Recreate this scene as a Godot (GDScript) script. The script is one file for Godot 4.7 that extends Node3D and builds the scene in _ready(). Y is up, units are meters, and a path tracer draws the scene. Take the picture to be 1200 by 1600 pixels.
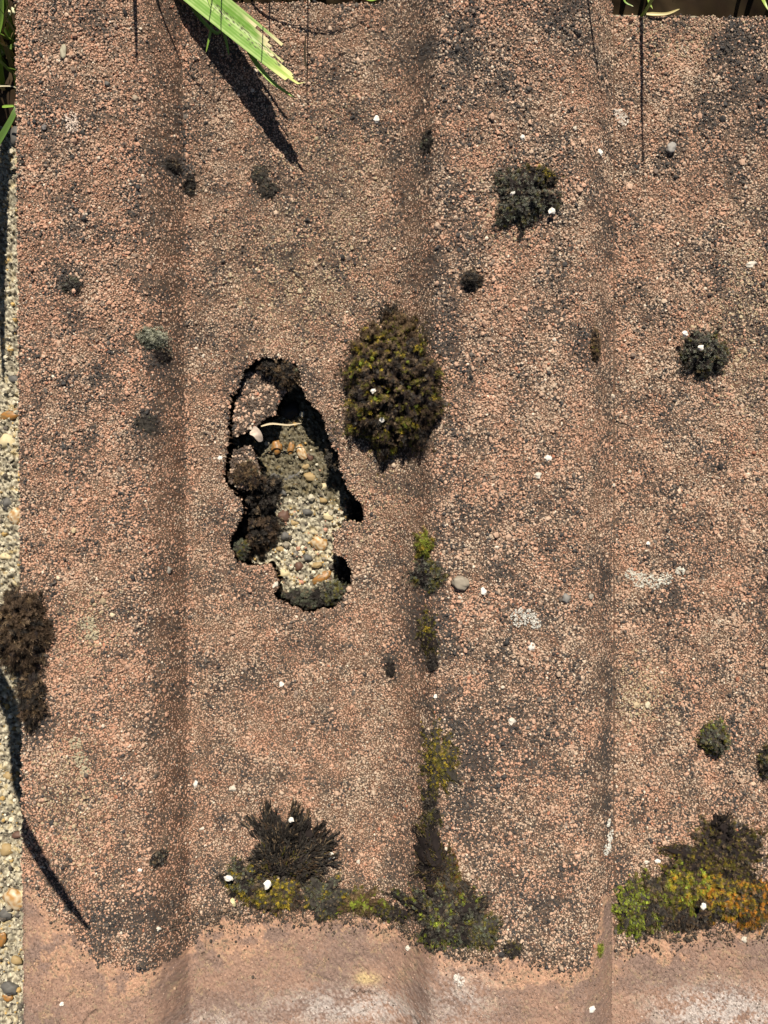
extends Node3D
# Close view straight down on two weathered sand-faced concrete roof tiles that lie on pebbly concrete.
# Authoring units are millimetres (x right, y up, z towards the viewer); meshes are written in metres.
const MM := 0.001
const PAN := 20.0            # height of the tile's pan above the concrete
const EYE := 345.0           # camera height above the pan
const PX := 0.25             # millimetres on the pan for one pixel of the 1200 x 1600 photograph
const SUN := Vector3(0.03, 1.0, -0.70)   # towards the sun

var rng := RandomNumberGenerator.new()
var n_big := FastNoiseLite.new()
var n_mid := FastNoiseLite.new()
var n_fine := FastNoiseLite.new()
var n_cell := FastNoiseLite.new()
var turns: Array[Basis] = []
var taken := {}
var M := {}
var hole := PackedVector2Array()
var edge_line := PackedVector2Array()      # where the coating ends (x, z)
var cracks: Array = []
var peach_spots: Array = []
var dark_spots: Array = []
var clean_spots: Array = []
var olive_spots: Array = []
var hole_lo := Vector2(-66, -64)
var hole_hi := Vector2(-4, 44)

# ------------------------------------------------------------------ helpers
func numbered(called: String) -> String:
	var n: int = taken.get(called, 0)
	taken[called] = n + 1
	return called if n == 0 else "%s_%03d" % [called, n]

func tag(o: Node3D, label: String, category: String, group := "", kind := "") -> void:
	if label: o.set_meta("label", label)
	if category: o.set_meta("category", category)
	if group: o.set_meta("group", group)
	if kind: o.set_meta("kind", kind)

func thing(called: String, at: Vector3, label: String, category: String, group := "") -> Node3D:
	var o := Node3D.new()
	o.name = numbered(called)
	add_child(o, true)
	o.position = at * MM
	tag(o, label, category, group)
	return o

func piece(called: String, mesh: Mesh, mat: Material, parent: Node) -> MeshInstance3D:
	var o := MeshInstance3D.new()
	o.name = called if parent != self else numbered(called)
	o.mesh = mesh
	o.material_override = mat
	parent.add_child(o, true)
	return o

func vertex_mat(rough := 0.85, spec := 0.4) -> StandardMaterial3D:
	var m := StandardMaterial3D.new()
	m.vertex_color_use_as_albedo = true
	m.roughness = rough
	m.metallic_specular = spec
	return m

func plain_mat(c: Color, rough := 0.8, spec := 0.4) -> StandardMaterial3D:
	var m := StandardMaterial3D.new()
	m.albedo_color = c.linear_to_srgb()
	m.roughness = rough
	m.metallic_specular = spec
	return m

func noise(s: int, freq: float, octaves := 3) -> FastNoiseLite:
	var n := FastNoiseLite.new()
	n.seed = s
	n.noise_type = FastNoiseLite.TYPE_SIMPLEX_SMOOTH
	n.frequency = freq
	n.fractal_octaves = octaves
	if octaves == 1: n.fractal_type = FastNoiseLite.FRACTAL_NONE
	return n

func seg_dist(p: Vector2, a: Vector2, b: Vector2) -> float:
	var d := b - a
	var t := clampf((p - a).dot(d) / maxf(d.length_squared(), 1e-9), 0.0, 1.0)
	return p.distance_to(a + d * t)

func poly_out(p: Vector2, poly: PackedVector2Array) -> float:   # distance to the outline, positive outside
	var best := 1e9
	var n := poly.size()
	for i in n:
		best = minf(best, seg_dist(p, poly[i], poly[(i + 1) % n]))
	return -best if Geometry2D.is_point_in_polygon(p, poly) else best

# A place seen in the photograph, put on the level LEVEL (mm above the concrete).
func level(px: float, py: float, y: float) -> Vector3:
	var k := PX * (EYE + PAN - y) / EYE
	return Vector3((px - 600.0) * k, y, (py - 800.0) * k)

# The same on the tiles' own surface.
func on_tile(px: float, py: float) -> Vector3:
	var y := PAN
	var p := level(px, py, y)
	for i in 4:
		y = tile_y(p.x, p.z)
		p = level(px, py, y)
	return p

# ------------------------------------------------------------------ the tiles' shape
func smax(a: float, b: float, k: float) -> float:
	var h := clampf(0.5 + 0.5 * (a - b) / k, 0.0, 1.0)
	return lerpf(b, a, h) + k * h * (1.0 - h)

func crease1(z: float) -> float:
	return -75.0 + 0.008 * z
func crease2(z: float) -> float:
	return 11.5 - 0.006 * z

# From left to right: a roll cut by the tile's edge that drops steeply to the pan, the pan, a concave rise to the second
# roll, its flat crown and its steep drop to the joint, and the next tile's pan.
func tile_base(x: float, z: float) -> float:
	if x > 89.2:
		return 18.6 + 1.0 * exp(-(x - 89.0) / 12.0) + 0.0002 * (x - 130.0) * (x - 130.0)
	var c1 := crease1(z)
	if x < c1 + 4.0:
		var crown := 40.5 - 0.0038 * (x + 114.0) * (x + 114.0)
		var t := clampf((x - c1 + 15.0) / 15.5, 0.0, 1.2)
		return smax(PAN + 0.3, crown - 20.5 * pow(t, 1.7), 2.2)
	var c2 := crease2(z)
	var u := maxf((x - c2 + 13.5) / 20.0, 0.0)
	var rise := u * u
	# the concave flank meets the crown in a rounded shoulder
	var top := PAN + 0.3 + (20.0 + 0.6 - smax(20.0 - 20.0 * minf(rise, 4.0), 0.0, 5.0))
	if x > 50.0:
		top -= 4.5 * pow((x - 50.0) / 39.5, 2.0) + 16.2 * pow(clampf((x - 72.5) / 16.8, 0.0, 1.2), 1.45)
	return top

func tile_y(x: float, z: float) -> float:
	var y := tile_base(x, z) + 0.6 * n_big.get_noise_2d(x, z) + 0.5 * n_mid.get_noise_2d(x, z) 
	var nf := 0.6 * n_fine.get_noise_2d(x * 0.62, z * 0.62)
	if z <= 125.0: y += nf
	else:
		var d := coated(x, z)
		y += nf * clampf(0.5 + d * 0.5, 0.2, 1.0)
		y += 0.45 * clampf(d * 0.6 + 0.5, 0.0, 1.0)
		if d < 1.0:
			y += 0.16 * n_cell.get_noise_2d(x, z) + 0.16 * n_fine.get_noise_2d(x * 1.7, z * 1.7) - 0.7 * clampf((n_fine.get_noise_2d(x * 0.8 + 70.0, z * 0.8) - 0.42) * 5.0, 0.0, 1.0)
			y -= 0.9 * crack(x, z)
	return y

func crack(x: float, z: float) -> float:
	var best := 9.0
	var p := Vector2(x + 0.5 * n_cell.get_noise_2d(x, z), z + 0.8 * n_cell.get_noise_2d(x + 30.0, z))
	for c in cracks:
		if p.distance_to(c[0]) > 24.0: continue
		best = minf(best, seg_dist(p, c[0], c[1]))
	return clampf(1.0 - best / 0.55, 0.0, 1.0)

func coated(x: float, z: float) -> float:   # above 0 where the sand coating still is (mm inside its edge)
	var zb := 160.0
	for i in edge_line.size() - 1:
		var a := edge_line[i]
		var b := edge_line[i + 1]
		if x >= a.x and x <= b.x:
			zb = lerpf(a.y, b.y, (x - a.x) / maxf(b.x - a.x, 1e-6))
			break
	return zb - z + 3.0 * n_mid.get_noise_2d(x * 0.6 + 90.0, z * 0.6) + 2.2 * n_fine.get_noise_2d(x * 0.5, z * 0.5)

func spots(list: Array, x: float, z: float) -> float:
	var s := 0.0
	for q in list:
		var dx: float = (x - q[0]) / q[2]
		if dx > 2.0 or dx < -2.0: continue
		var dz: float = (z - q[1]) / q[3]
		var r2 := dx * dx + dz * dz
		if r2 < 4.0: s += q[4] * exp(-r2 * 1.6)
	return s

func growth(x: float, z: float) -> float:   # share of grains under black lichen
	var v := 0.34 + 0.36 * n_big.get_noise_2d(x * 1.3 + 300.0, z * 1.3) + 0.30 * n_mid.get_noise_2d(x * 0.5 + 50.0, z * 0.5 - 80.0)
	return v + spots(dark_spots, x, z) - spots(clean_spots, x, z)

func spot_list(src: Array) -> Array:
	var out: Array = []
	for q in src:
		var p := on_tile(q[0], q[1])
		out.append([p.x, p.z, q[2] * PX, q[3] * PX, q[4]])
	return out

func bare_color(x: float, z: float) -> Color:   # uncoated concrete of the head lap
	var d := -coated(x, z)
	var a := n_big.get_noise_2d(x * 1.1 - 70.0, z * 1.6)
	var b := n_mid.get_noise_2d(x * 0.7, z * 0.7 + 33.0)
	var f := n_fine.get_noise_2d(x, z)
	var h := n_cell.get_noise_2d(x * 1.4 + 17.0, z * 1.4)
	var c := Color(0.27, 0.175, 0.135).lerp(Color(0.20, 0.14, 0.118), clampf(0.5 + a * 2.0 + h, 0.0, 1.0))
	var peach := spots(peach_spots, x, z) + clampf(1.0 - d * 0.16, 0.0, 0.6)
	c = c.lerp(Color(0.40, 0.245, 0.17), clampf(((peach + b * 1.3 + h * 0.5) - 0.45) * 3.0, 0.0, 0.9))
	c = c.lerp(Color(0.30, 0.24, 0.16), clampf((h + b - 0.35) * 2.5, 0.0, 0.5))
	var bloom := spots(olive_spots.slice(0, 4), x, z)
	c = c.lerp(Color(0.43, 0.395, 0.385), clampf(bloom * (0.7 + 1.5 * b + 1.2 * h + 0.7 * f), 0.0, 0.85))
	c = c.lerp(Color(0.47, 0.37, 0.20), clampf(spots(olive_spots.slice(4, 5), x, z) * (0.9 + 1.5 * b + h), 0.0, 0.8))
	c = c.lerp(Color(0.09, 0.068, 0.056), clampf((b * 1.1 + h * 0.9 + f * 0.7 - 0.62) * 2.0, 0.0, 0.8))
	c = c.lerp(Color(0.035, 0.03, 0.026), 0.85 * crack(x, z))
	return c * (1.0 + 0.34 * f + 0.18 * h)

func tile_color(x: float, z: float) -> Color:
	var f := n_fine.get_noise_2d(x * 1.2, z * 1.2)
	if coated(x, z) < 0.0:
		return bare_color(x, z)
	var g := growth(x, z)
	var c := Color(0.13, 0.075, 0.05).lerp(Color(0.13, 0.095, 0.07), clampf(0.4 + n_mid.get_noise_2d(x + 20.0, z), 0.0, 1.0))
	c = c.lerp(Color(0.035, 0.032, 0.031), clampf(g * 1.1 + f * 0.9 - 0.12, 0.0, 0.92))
	return c * (1.0 + 0.3 * f)

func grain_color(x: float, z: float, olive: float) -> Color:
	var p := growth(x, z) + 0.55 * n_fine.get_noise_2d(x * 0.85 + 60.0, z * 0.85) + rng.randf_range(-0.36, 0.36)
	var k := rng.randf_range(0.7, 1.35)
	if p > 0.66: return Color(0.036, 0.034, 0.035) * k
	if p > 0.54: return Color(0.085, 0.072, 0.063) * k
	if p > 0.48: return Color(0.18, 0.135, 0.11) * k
	# peach to tan in drifts, with a little scatter from grain to grain
	var v := 0.66 + 0.7 * n_big.get_noise_2d(x * 1.2 - 40.0, z * 1.2) + 0.5 * n_mid.get_noise_2d(x * 0.8 + 15.0, z * 0.8) + (0.18 if x < -75.0 else -0.05) + rng.randfn() * 0.2
	var c := Color(0.45, 0.36, 0.28).lerp(Color(0.46, 0.27, 0.19), clampf(v, 0.0, 1.0))
	var w := rng.randf()
	if w < 0.035: c = Color(0.60, 0.52, 0.43)
	elif w < 0.055: c = Color(0.36, 0.16, 0.10)
	elif w < 0.13: c = Color(0.27, 0.20, 0.155)
	if olive > 0.0 and rng.randf() < olive:
		c = c.lerp(Color(0.36, 0.31, 0.20), 0.75)
	return c * rng.randf_range(0.8, 1.12)

# ------------------------------------------------------------------ sheet with thickness, ragged rim and openings
# keep(x, z): positive inside (mm to the rim). Everything is put relative to ORIGIN.
func slab(x0: float, x1: float, z0: float, z1: float, step: float, top: Callable, color: Callable, keep: Callable, thick: float, broken: Callable, near: Callable) -> ArrayMesh:
	var nx := int(round((x1 - x0) / step)) + 1
	var nz := int(round((z1 - z0) / step)) + 1
	var pos := PackedVector3Array()
	var col := PackedColorArray()
	var nor := PackedVector3Array()
	var inside := PackedByteArray()
	pos.resize(nx * nz); col.resize(nx * nz); nor.resize(nx * nz); inside.resize(nx * nz)
	for j in nz:
		var z := z0 + j * step
		for i in nx:
			var x := x0 + i * step
			var at := j * nx + i
			inside[at] = 1
			var rim := 9.0
			var px := x
			var pz := z
			if near.call(x, z):
				rim = keep.call(x, z)
				if rim <= 0.0:
					inside[at] = 0
					continue
				if rim < step:      # pull the last vertices onto the rim
					var e := step * 0.5
					var g := Vector2(keep.call(x + e, z) - keep.call(x - e, z), keep.call(x, z + e) - keep.call(x, z - e))
					if g.length() > 1e-5:
						g = g.normalized() * rim
						px -= g.x
						pz -= g.y
						rim = 0.0
			var y: float = top.call(px, pz)
			if rim < 1.4: y -= 0.45 * (1.4 - rim) * (1.4 - rim)      # worn arris
			pos[at] = Vector3(px, y, pz) * MM
			col[at] = color.call(px, pz)
	for j in nz:
		for i in nx:
			var at := j * nx + i
			if not inside[at]: continue
			var l := at - 1 if i > 0 and inside[at - 1] else at
			var r := at + 1 if i < nx - 1 and inside[at + 1] else at
			var u := at - nx if j > 0 and inside[at - nx] else at
			var d := at + nx if j < nz - 1 and inside[at + nx] else at
			var n := (pos[d] - pos[u]).cross(pos[r] - pos[l])
			nor[at] = n.normalized() if n.length() > 1e-14 else Vector3.UP
	var idx := PackedInt32Array()
	var open := {}
	for j in nz - 1:
		for i in nx - 1:
			var a := j * nx + i
			var b := a + 1
			var c := a + nx + 1
			var d := a + nx
			var k := inside[a] + inside[b] + inside[c] + inside[d]
			if k < 3: continue
			var tris: Array
			if k == 4:
				idx.append_array([a, b, c, a, c, d])
				var rimmed := i == 0 or j == 0 or i == nx - 2 or j == nz - 2
				if not rimmed:
					# cells that touch a dropped one
					rimmed = not (inside[a - nx - 1] and inside[a - nx] and inside[a - nx + 1] and inside[a - nx + 2] and inside[a - 1] and inside[b + 1] and inside[d - 1] and inside[c + 1] and inside[d + nx - 1] and inside[d + nx] and inside[c + nx] and inside[c + nx + 1])
				if not rimmed: continue
				tris = [a, b, c, d]
			else:
				if not inside[a]: tris = [b, c, d]
				elif not inside[b]: tris = [a, c, d]
				elif not inside[c]: tris = [a, b, d]
				else: tris = [a, b, c]
				idx.append_array(tris)
			for e in tris.size():
				var p: int = tris[e]
				var q: int = tris[(e + 1) % tris.size()]
				var key := Vector2i(mini(p, q), maxi(p, q))
				if open.has(key): open[key] = Vector2i(-1, -1)
				else: open[key] = Vector2i(p, q)
	# keep only edges with the sheet on one side
	var cell_has := func(p: int, q: int) -> bool: return true
	var lo: float = 1.0
	for key in open:
		var e: Vector2i = open[key]
		if e.x < 0: continue
		var pi := e.x % nx
		var pj := e.x / nx
		var qi := e.y % nx
		var qj := e.y / nx
		# an edge shared with a cell that was not looked at is inside the sheet
		if pi == qi or pj == qj:
			var other := false
			for s in [-1, 1]:
				var ci := mini(pi, qi) + (0 if pj == qj else (0 if s == 1 else -1))
				var cj := mini(pj, qj) + (0 if pi == qi else (0 if s == 1 else -1))
				if ci < 0 or cj < 0 or ci >= nx - 1 or cj >= nz - 1: 
					other = true
					continue
				var a := cj * nx + ci
				if inside[a] + inside[a + 1] + inside[a + nx] + inside[a + nx + 1] < 3: other = true
				elif inside[a] + inside[a + 1] + inside[a + nx] + inside[a + nx + 1] == 3: other = true
			if not other: continue
		var A := pos[e.x]
		var B := pos[e.y]
		var out := (B - A).cross(Vector3.UP).normalized()
		var last := [-1, -1]
		for s in 5:
			var f := s / 4.0
			var row := []
			for P in [A, B]:
				var w := n_fine.get_noise_3d(P.x * 700.0, f * 9.0, P.z * 700.0)
				var p2: Vector3 = P + Vector3.DOWN * thick * MM * f
				if s > 0: p2 += out * MM * (1.9 * w + 0.9 * n_cell.get_noise_3d(P.x * 900.0, f * 3.0, P.z * 900.0) + 0.25) * minf(1.0, f * 1.6)
				pos.append(p2)
				nor.append(out)
				col.append(broken.call(P.x * 1000.0, P.z * 1000.0 + f * 11.0))
				row.append(pos.size() - 1)
			if s > 0:
				idx.append_array([last[1], last[0], row[0], last[1], row[0], row[1]])
			last = row
	var arrays := []
	arrays.resize(Mesh.ARRAY_MAX)
	arrays[Mesh.ARRAY_VERTEX] = pos
	arrays[Mesh.ARRAY_NORMAL] = nor
	arrays[Mesh.ARRAY_COLOR] = col
	arrays[Mesh.ARRAY_INDEX] = idx
	var m := ArrayMesh.new()
	m.add_surface_from_arrays(Mesh.PRIMITIVE_TRIANGLES, arrays)
	return m

# A heap of coordinates on uneven lines, for the ground.
func sheet(xs: PackedFloat32Array, zs: PackedFloat32Array, top: Callable, color: Callable) -> ArrayMesh:
	var nx := xs.size()
	var nz := zs.size()
	var pos := PackedVector3Array()
	var col := PackedColorArray()
	var nor := PackedVector3Array()
	for z in zs:
		for x in xs:
			pos.append(Vector3(x, top.call(x, z), z) * MM)
			col.append(color.call(x, z))
	for j in nz:
		for i in nx:
			var r := pos[j * nx + mini(i + 1, nx - 1)] - pos[j * nx + maxi(i - 1, 0)]
			var d := pos[mini(j + 1, nz - 1) * nx + i] - pos[maxi(j - 1, 0) * nx + i]
			nor.append(d.cross(r).normalized())
	var idx := PackedInt32Array()
	for j in nz - 1:
		for i in nx - 1:
			var a := j * nx + i
			idx.append_array([a, a + 1, a + nx + 1, a, a + nx + 1, a + nx])
	var arrays := []
	arrays.resize(Mesh.ARRAY_MAX)
	arrays[Mesh.ARRAY_VERTEX] = pos
	arrays[Mesh.ARRAY_NORMAL] = nor
	arrays[Mesh.ARRAY_COLOR] = col
	arrays[Mesh.ARRAY_INDEX] = idx
	var m := ArrayMesh.new()
	m.add_surface_from_arrays(Mesh.PRIMITIVE_TRIANGLES, arrays)
	return m

# ------------------------------------------------------------------ small solids
# A stone: an icosphere with its corners pushed about. rounds 0: 20 faces, 1: 80, 2: 320.
func stone(s: int, rounds: int, rough: float, smooth: bool) -> ArrayMesh:
	var r := RandomNumberGenerator.new()
	r.seed = s
	var g := (1.0 + sqrt(5.0)) / 2.0
	var v: Array[Vector3] = []
	for q in [[-1, g, 0], [1, g, 0], [-1, -g, 0], [1, -g, 0], [0, -1, g], [0, 1, g], [0, -1, -g], [0, 1, -g], [g, 0, -1], [g, 0, 1], [-g, 0, -1], [-g, 0, 1]]:
		v.append(Vector3(q[0], q[1], q[2]).normalized())
	var f := [0, 11, 5, 0, 5, 1, 0, 1, 7, 0, 7, 10, 0, 10, 11, 1, 5, 9, 5, 11, 4, 11, 10, 2, 10, 7, 6, 7, 1, 8, 3, 9, 4, 3, 4, 2, 3, 2, 6, 3, 6, 8, 3, 8, 9, 4, 9, 5, 2, 4, 11, 6, 2, 10, 8, 6, 7, 9, 8, 1]
	for k in rounds:
		var mids := {}
		var f2 := []
		for t in range(0, f.size(), 3):
			var m := []
			for e in 3:
				var a: int = f[t + e]
				var b: int = f[t + (e + 1) % 3]
				var key := Vector2i(mini(a, b), maxi(a, b))
				if not mids.has(key):
					mids[key] = v.size()
					v.append((v[a] + v[b]).normalized())
				m.append(mids[key])
			f2.append_array([f[t], m[0], m[2], f[t + 1], m[1], m[0], f[t + 2], m[2], m[1], m[0], m[1], m[2]])
		f = f2
	var off := Vector3(r.randf() * 50.0, r.randf() * 50.0, r.randf() * 50.0)
	var nn := noise(s, 0.9, 2)
	for i in v.size():
		v[i] *= 1.0 + rough * nn.get_noise_3dv(v[i] + off) + (r.randf_range(-0.5, 0.5) * rough * 0.6 if rounds == 0 else 0.0)
	var st := SurfaceTool.new()
	st.begin(Mesh.PRIMITIVE_TRIANGLES)
	for t in range(0, f.size(), 3):
		for e in [0, 2, 1]:
			st.set_smooth_group(0 if smooth else -1)
			st.add_vertex(v[f[t + e]])
	if smooth: st.index()
	st.generate_normals()
	return st.commit()

func swarm(called: String, mesh: Mesh, mat: Material, buf: PackedFloat32Array, parent: Node) -> MultiMeshInstance3D:
	var mm := MultiMesh.new()
	mm.transform_format = MultiMesh.TRANSFORM_3D
	mm.use_colors = true
	mm.mesh = mesh
	mm.instance_count = buf.size() / 16
	mm.buffer = buf
	var o := MultiMeshInstance3D.new()
	o.name = called
	o.multimesh = mm
	o.material_override = mat
	o.set_meta("kind", "stuff")
	parent.add_child(o, true)
	return o

func put(buf: PackedFloat32Array, b: Basis, o: Vector3, c: Color) -> void:
	buf.append_array([b.x.x, b.y.x, b.z.x, o.x, b.x.y, b.y.y, b.z.y, o.y, b.x.z, b.y.z, b.z.z, o.z, c.r, c.g, c.b, 1.0])

func turn() -> Basis:
	return turns[rng.randi() % turns.size()]

# Sand grains over part of a tile. x, z relative to nothing: the tile nodes stand at the scene's origin level.
func sand(x0: float, x1: float, z0: float, z1: float, gap: float, ok: Callable, lift: Callable, buf: PackedFloat32Array) -> void:
	var nx := int((x1 - x0) / gap)
	var nz := int((z1 - z0) / gap)
	for j in nz:
		for i in nx:
			var x := x0 + (i + rng.randf()) * gap
			var z := z0 + (j + rng.randf()) * gap
			var how: float = ok.call(x, z)
			if how < 0.0: continue
			var r := gap * rng.randf_range(0.30, 0.62) * (1.0 + 0.4 * n_mid.get_noise_2d(x * 0.45 - 33.0, z * 0.45)) * (1.0 if x < -76.0 or x > 14.0 else 0.86)
			var w := rng.randf()
			var c: Color
			var up := rng.randf_range(-0.3, 0.8)
			if rng.randf() > how:        # the fine grain of the bare concrete
				if w < 0.25: continue
				r *= 0.72
				up = rng.randf_range(-0.6, 0.45)
				c = bare_color(x, z) * rng.randf_range(0.65, 1.3)
			else:
				if w < 0.22: continue
				if w < 0.245: r *= rng.randf_range(1.3, 1.9)
				elif w < 0.25: r *= rng.randf_range(1.9, 2.7)
				elif w > 0.75: r *= 0.7
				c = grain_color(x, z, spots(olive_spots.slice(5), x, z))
			# grains lie bedded along the slope; on the flanks the coating is finer and pressed flatter
			var slope := (tile_base(x + 0.6, z) - tile_base(x - 0.6, z)) / 1.2 if absf(x - 89.2) > 0.7 else 0.0
			var flat := clampf((absf(slope) - 0.4) * 1.1, 0.0, 1.0)
			r *= 1.0 - 0.12 * flat
			var y: float = lift.call(x, z) + r * lerpf(up, up * 0.5 + 0.0, flat)
			var s := Vector3(r * rng.randf_range(0.75, 1.35), r * rng.randf_range(0.7, 1.1) * lerpf(0.95, 0.66, flat), r * rng.randf_range(0.75, 1.35)) * MM
			var wob := lerpf(0.4, 0.15, flat)
			var nrm := Vector3(-slope + rng.randfn() * wob, 1.0, rng.randfn() * wob).normalized()
			var sd := nrm.cross(Vector3(sin(w * 77.0), 0.0, cos(w * 77.0))).normalized()
			put(buf, Basis(sd, nrm, sd.cross(nrm)) * Basis.from_scale(s), Vector3(x, y, z) * MM, c)

func shaped(mesh: Mesh, size: Vector3, yaw: float) -> Transform3D:
	return Transform3D(Basis(Vector3.UP, yaw) * Basis.from_scale(size * MM), Vector3.ZERO)

# ------------------------------------------------------------------ moss
func shoot_rosette(s: int, whorls: int, spread: float) -> ArrayMesh:     # one unit tall, leaves in whorls
	var r := RandomNumberGenerator.new()
	r.seed = s
	var st := SurfaceTool.new()
	st.begin(Mesh.PRIMITIVE_TRIANGLES)
	for k in 3:     # stem
		var a := TAU * k / 3.0
		var b := TAU * (k + 1) / 3.0
		for q in [[a, 0.0, 0.07], [a, 0.9, 0.03], [b, 0.0, 0.07], [b, 0.0, 0.07], [a, 0.9, 0.03], [b, 0.9, 0.03]]:
			st.add_vertex(Vector3(cos(q[0]) * q[2], q[1], sin(q[0]) * q[2]))
	for w in whorls:
		var h := 0.25 + 0.65 * w / maxf(whorls - 1.0, 1.0)
		for k in 5:
			var a := TAU * (k / 5.0) + w * 0.7 + r.randf_range(-0.2, 0.2)
			var out := Vector3(cos(a), 0, sin(a))
			var side := Vector3(-sin(a), 0, cos(a))
			var len := r.randf_range(0.36, 0.66)
			var rise := lerpf(0.35, 1.3, float(w) / whorls) * r.randf_range(0.8, 1.2)
			var p0 := Vector3(0, h, 0)
			var p1 := p0 + (out * spread + Vector3.UP * rise * 0.45) * len * 0.6
			var p2 := p0 + (out * spread + Vector3.UP * rise) * len
			var wd := 0.06
			st.add_vertex(p0); st.add_vertex(p1 + side * wd); st.add_vertex(p1 - Vector3.UP * 0.04)
			st.add_vertex(p0); st.add_vertex(p1 - Vector3.UP * 0.04); st.add_vertex(p1 - side * wd)
			st.add_vertex(p1 + side * wd); st.add_vertex(p2); st.add_vertex(p1 - Vector3.UP * 0.04)
			st.add_vertex(p1 - Vector3.UP * 0.04); st.add_vertex(p2); st.add_vertex(p1 - side * wd)
	st.generate_normals()
	return st.commit()

func shoot_strand(s: int) -> ArrayMesh:      # a curved catkin-like strand with leaves pressed to it
	var r := RandomNumberGenerator.new()
	r.seed = s
	var st := SurfaceTool.new()
	st.begin(Mesh.PRIMITIVE_TRIANGLES)
	var bend := r.randf_range(0.15, 0.35)
	var path := func(t: float) -> Vector3: return Vector3(bend * t * t, t, 0.1 * sin(t * 3.0))
	for k in 4:
		var t0 := k / 4.0
		var t1 := (k + 1) / 4.0
		var r0 := 0.075 * (1.0 - 0.75 * t0)
		var r1 := 0.075 * (1.0 - 0.75 * t1)
		for e in 4:
			var a := TAU * e / 4.0
			var b := TAU * (e + 1) / 4.0
			var d0 := Vector3(cos(a), 0, sin(a))
			var d1 := Vector3(cos(b), 0, sin(b))
			var P: Vector3 = path.call(t0)
			var Q: Vector3 = path.call(t1)
			for v in [P + d0 * r0, Q + d0 * r1, P + d1 * r0, P + d1 * r0, Q + d0 * r1, Q + d1 * r1]: st.add_vertex(v)
	for k in 12:
		var t := 0.12 + 0.85 * k / 12.0
		var a := k * 2.4
		var out := Vector3(cos(a), 0, sin(a))
		var side := Vector3(-sin(a), 0, cos(a))
		var P: Vector3 = path.call(t)
		var l := 0.2
		st.add_vertex(P + side * 0.06); st.add_vertex(P + out * 0.11 + Vector3.UP * l); st.add_vertex(P - side * 0.06)
	st.generate_normals()
	return st.commit()

func shoot_hair() -> ArrayMesh:
	var st := SurfaceTool.new()
	st.begin(Mesh.PRIMITIVE_TRIANGLES)
	for k in 4:
		var a := TAU * k / 4.0 + 0.4
		var out := Vector3(cos(a), 0, sin(a))
		var side := Vector3(-sin(a), 0, cos(a)) * 0.022
		var p := Vector3(0, 0.95, 0) + out * 0.18
		var q := p + out * 0.42 + Vector3.UP * (0.30 + 0.1 * (k % 2))
		st.add_vertex(p + side); st.add_vertex(q); st.add_vertex(p - side)
	st.generate_normals()
	return st.commit()

const BLACK := Color(0.024, 0.021, 0.019)
const SOOT := Color(0.052, 0.047, 0.042)
const UMBER := Color(0.068, 0.045, 0.029)
const TAN := Color(0.15, 0.10, 0.055)
const OLIVE := Color(0.105, 0.095, 0.018)
const GOLD := Color(0.36, 0.27, 0.03)
const LEAF := Color(0.18, 0.22, 0.03)
const LIME := Color(0.30, 0.37, 0.05)
const RUST := Color(0.46, 0.20, 0.025)
const GREY := Color(0.11, 0.12, 0.085)
const PALE := Color(0.33, 0.34, 0.26)

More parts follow.
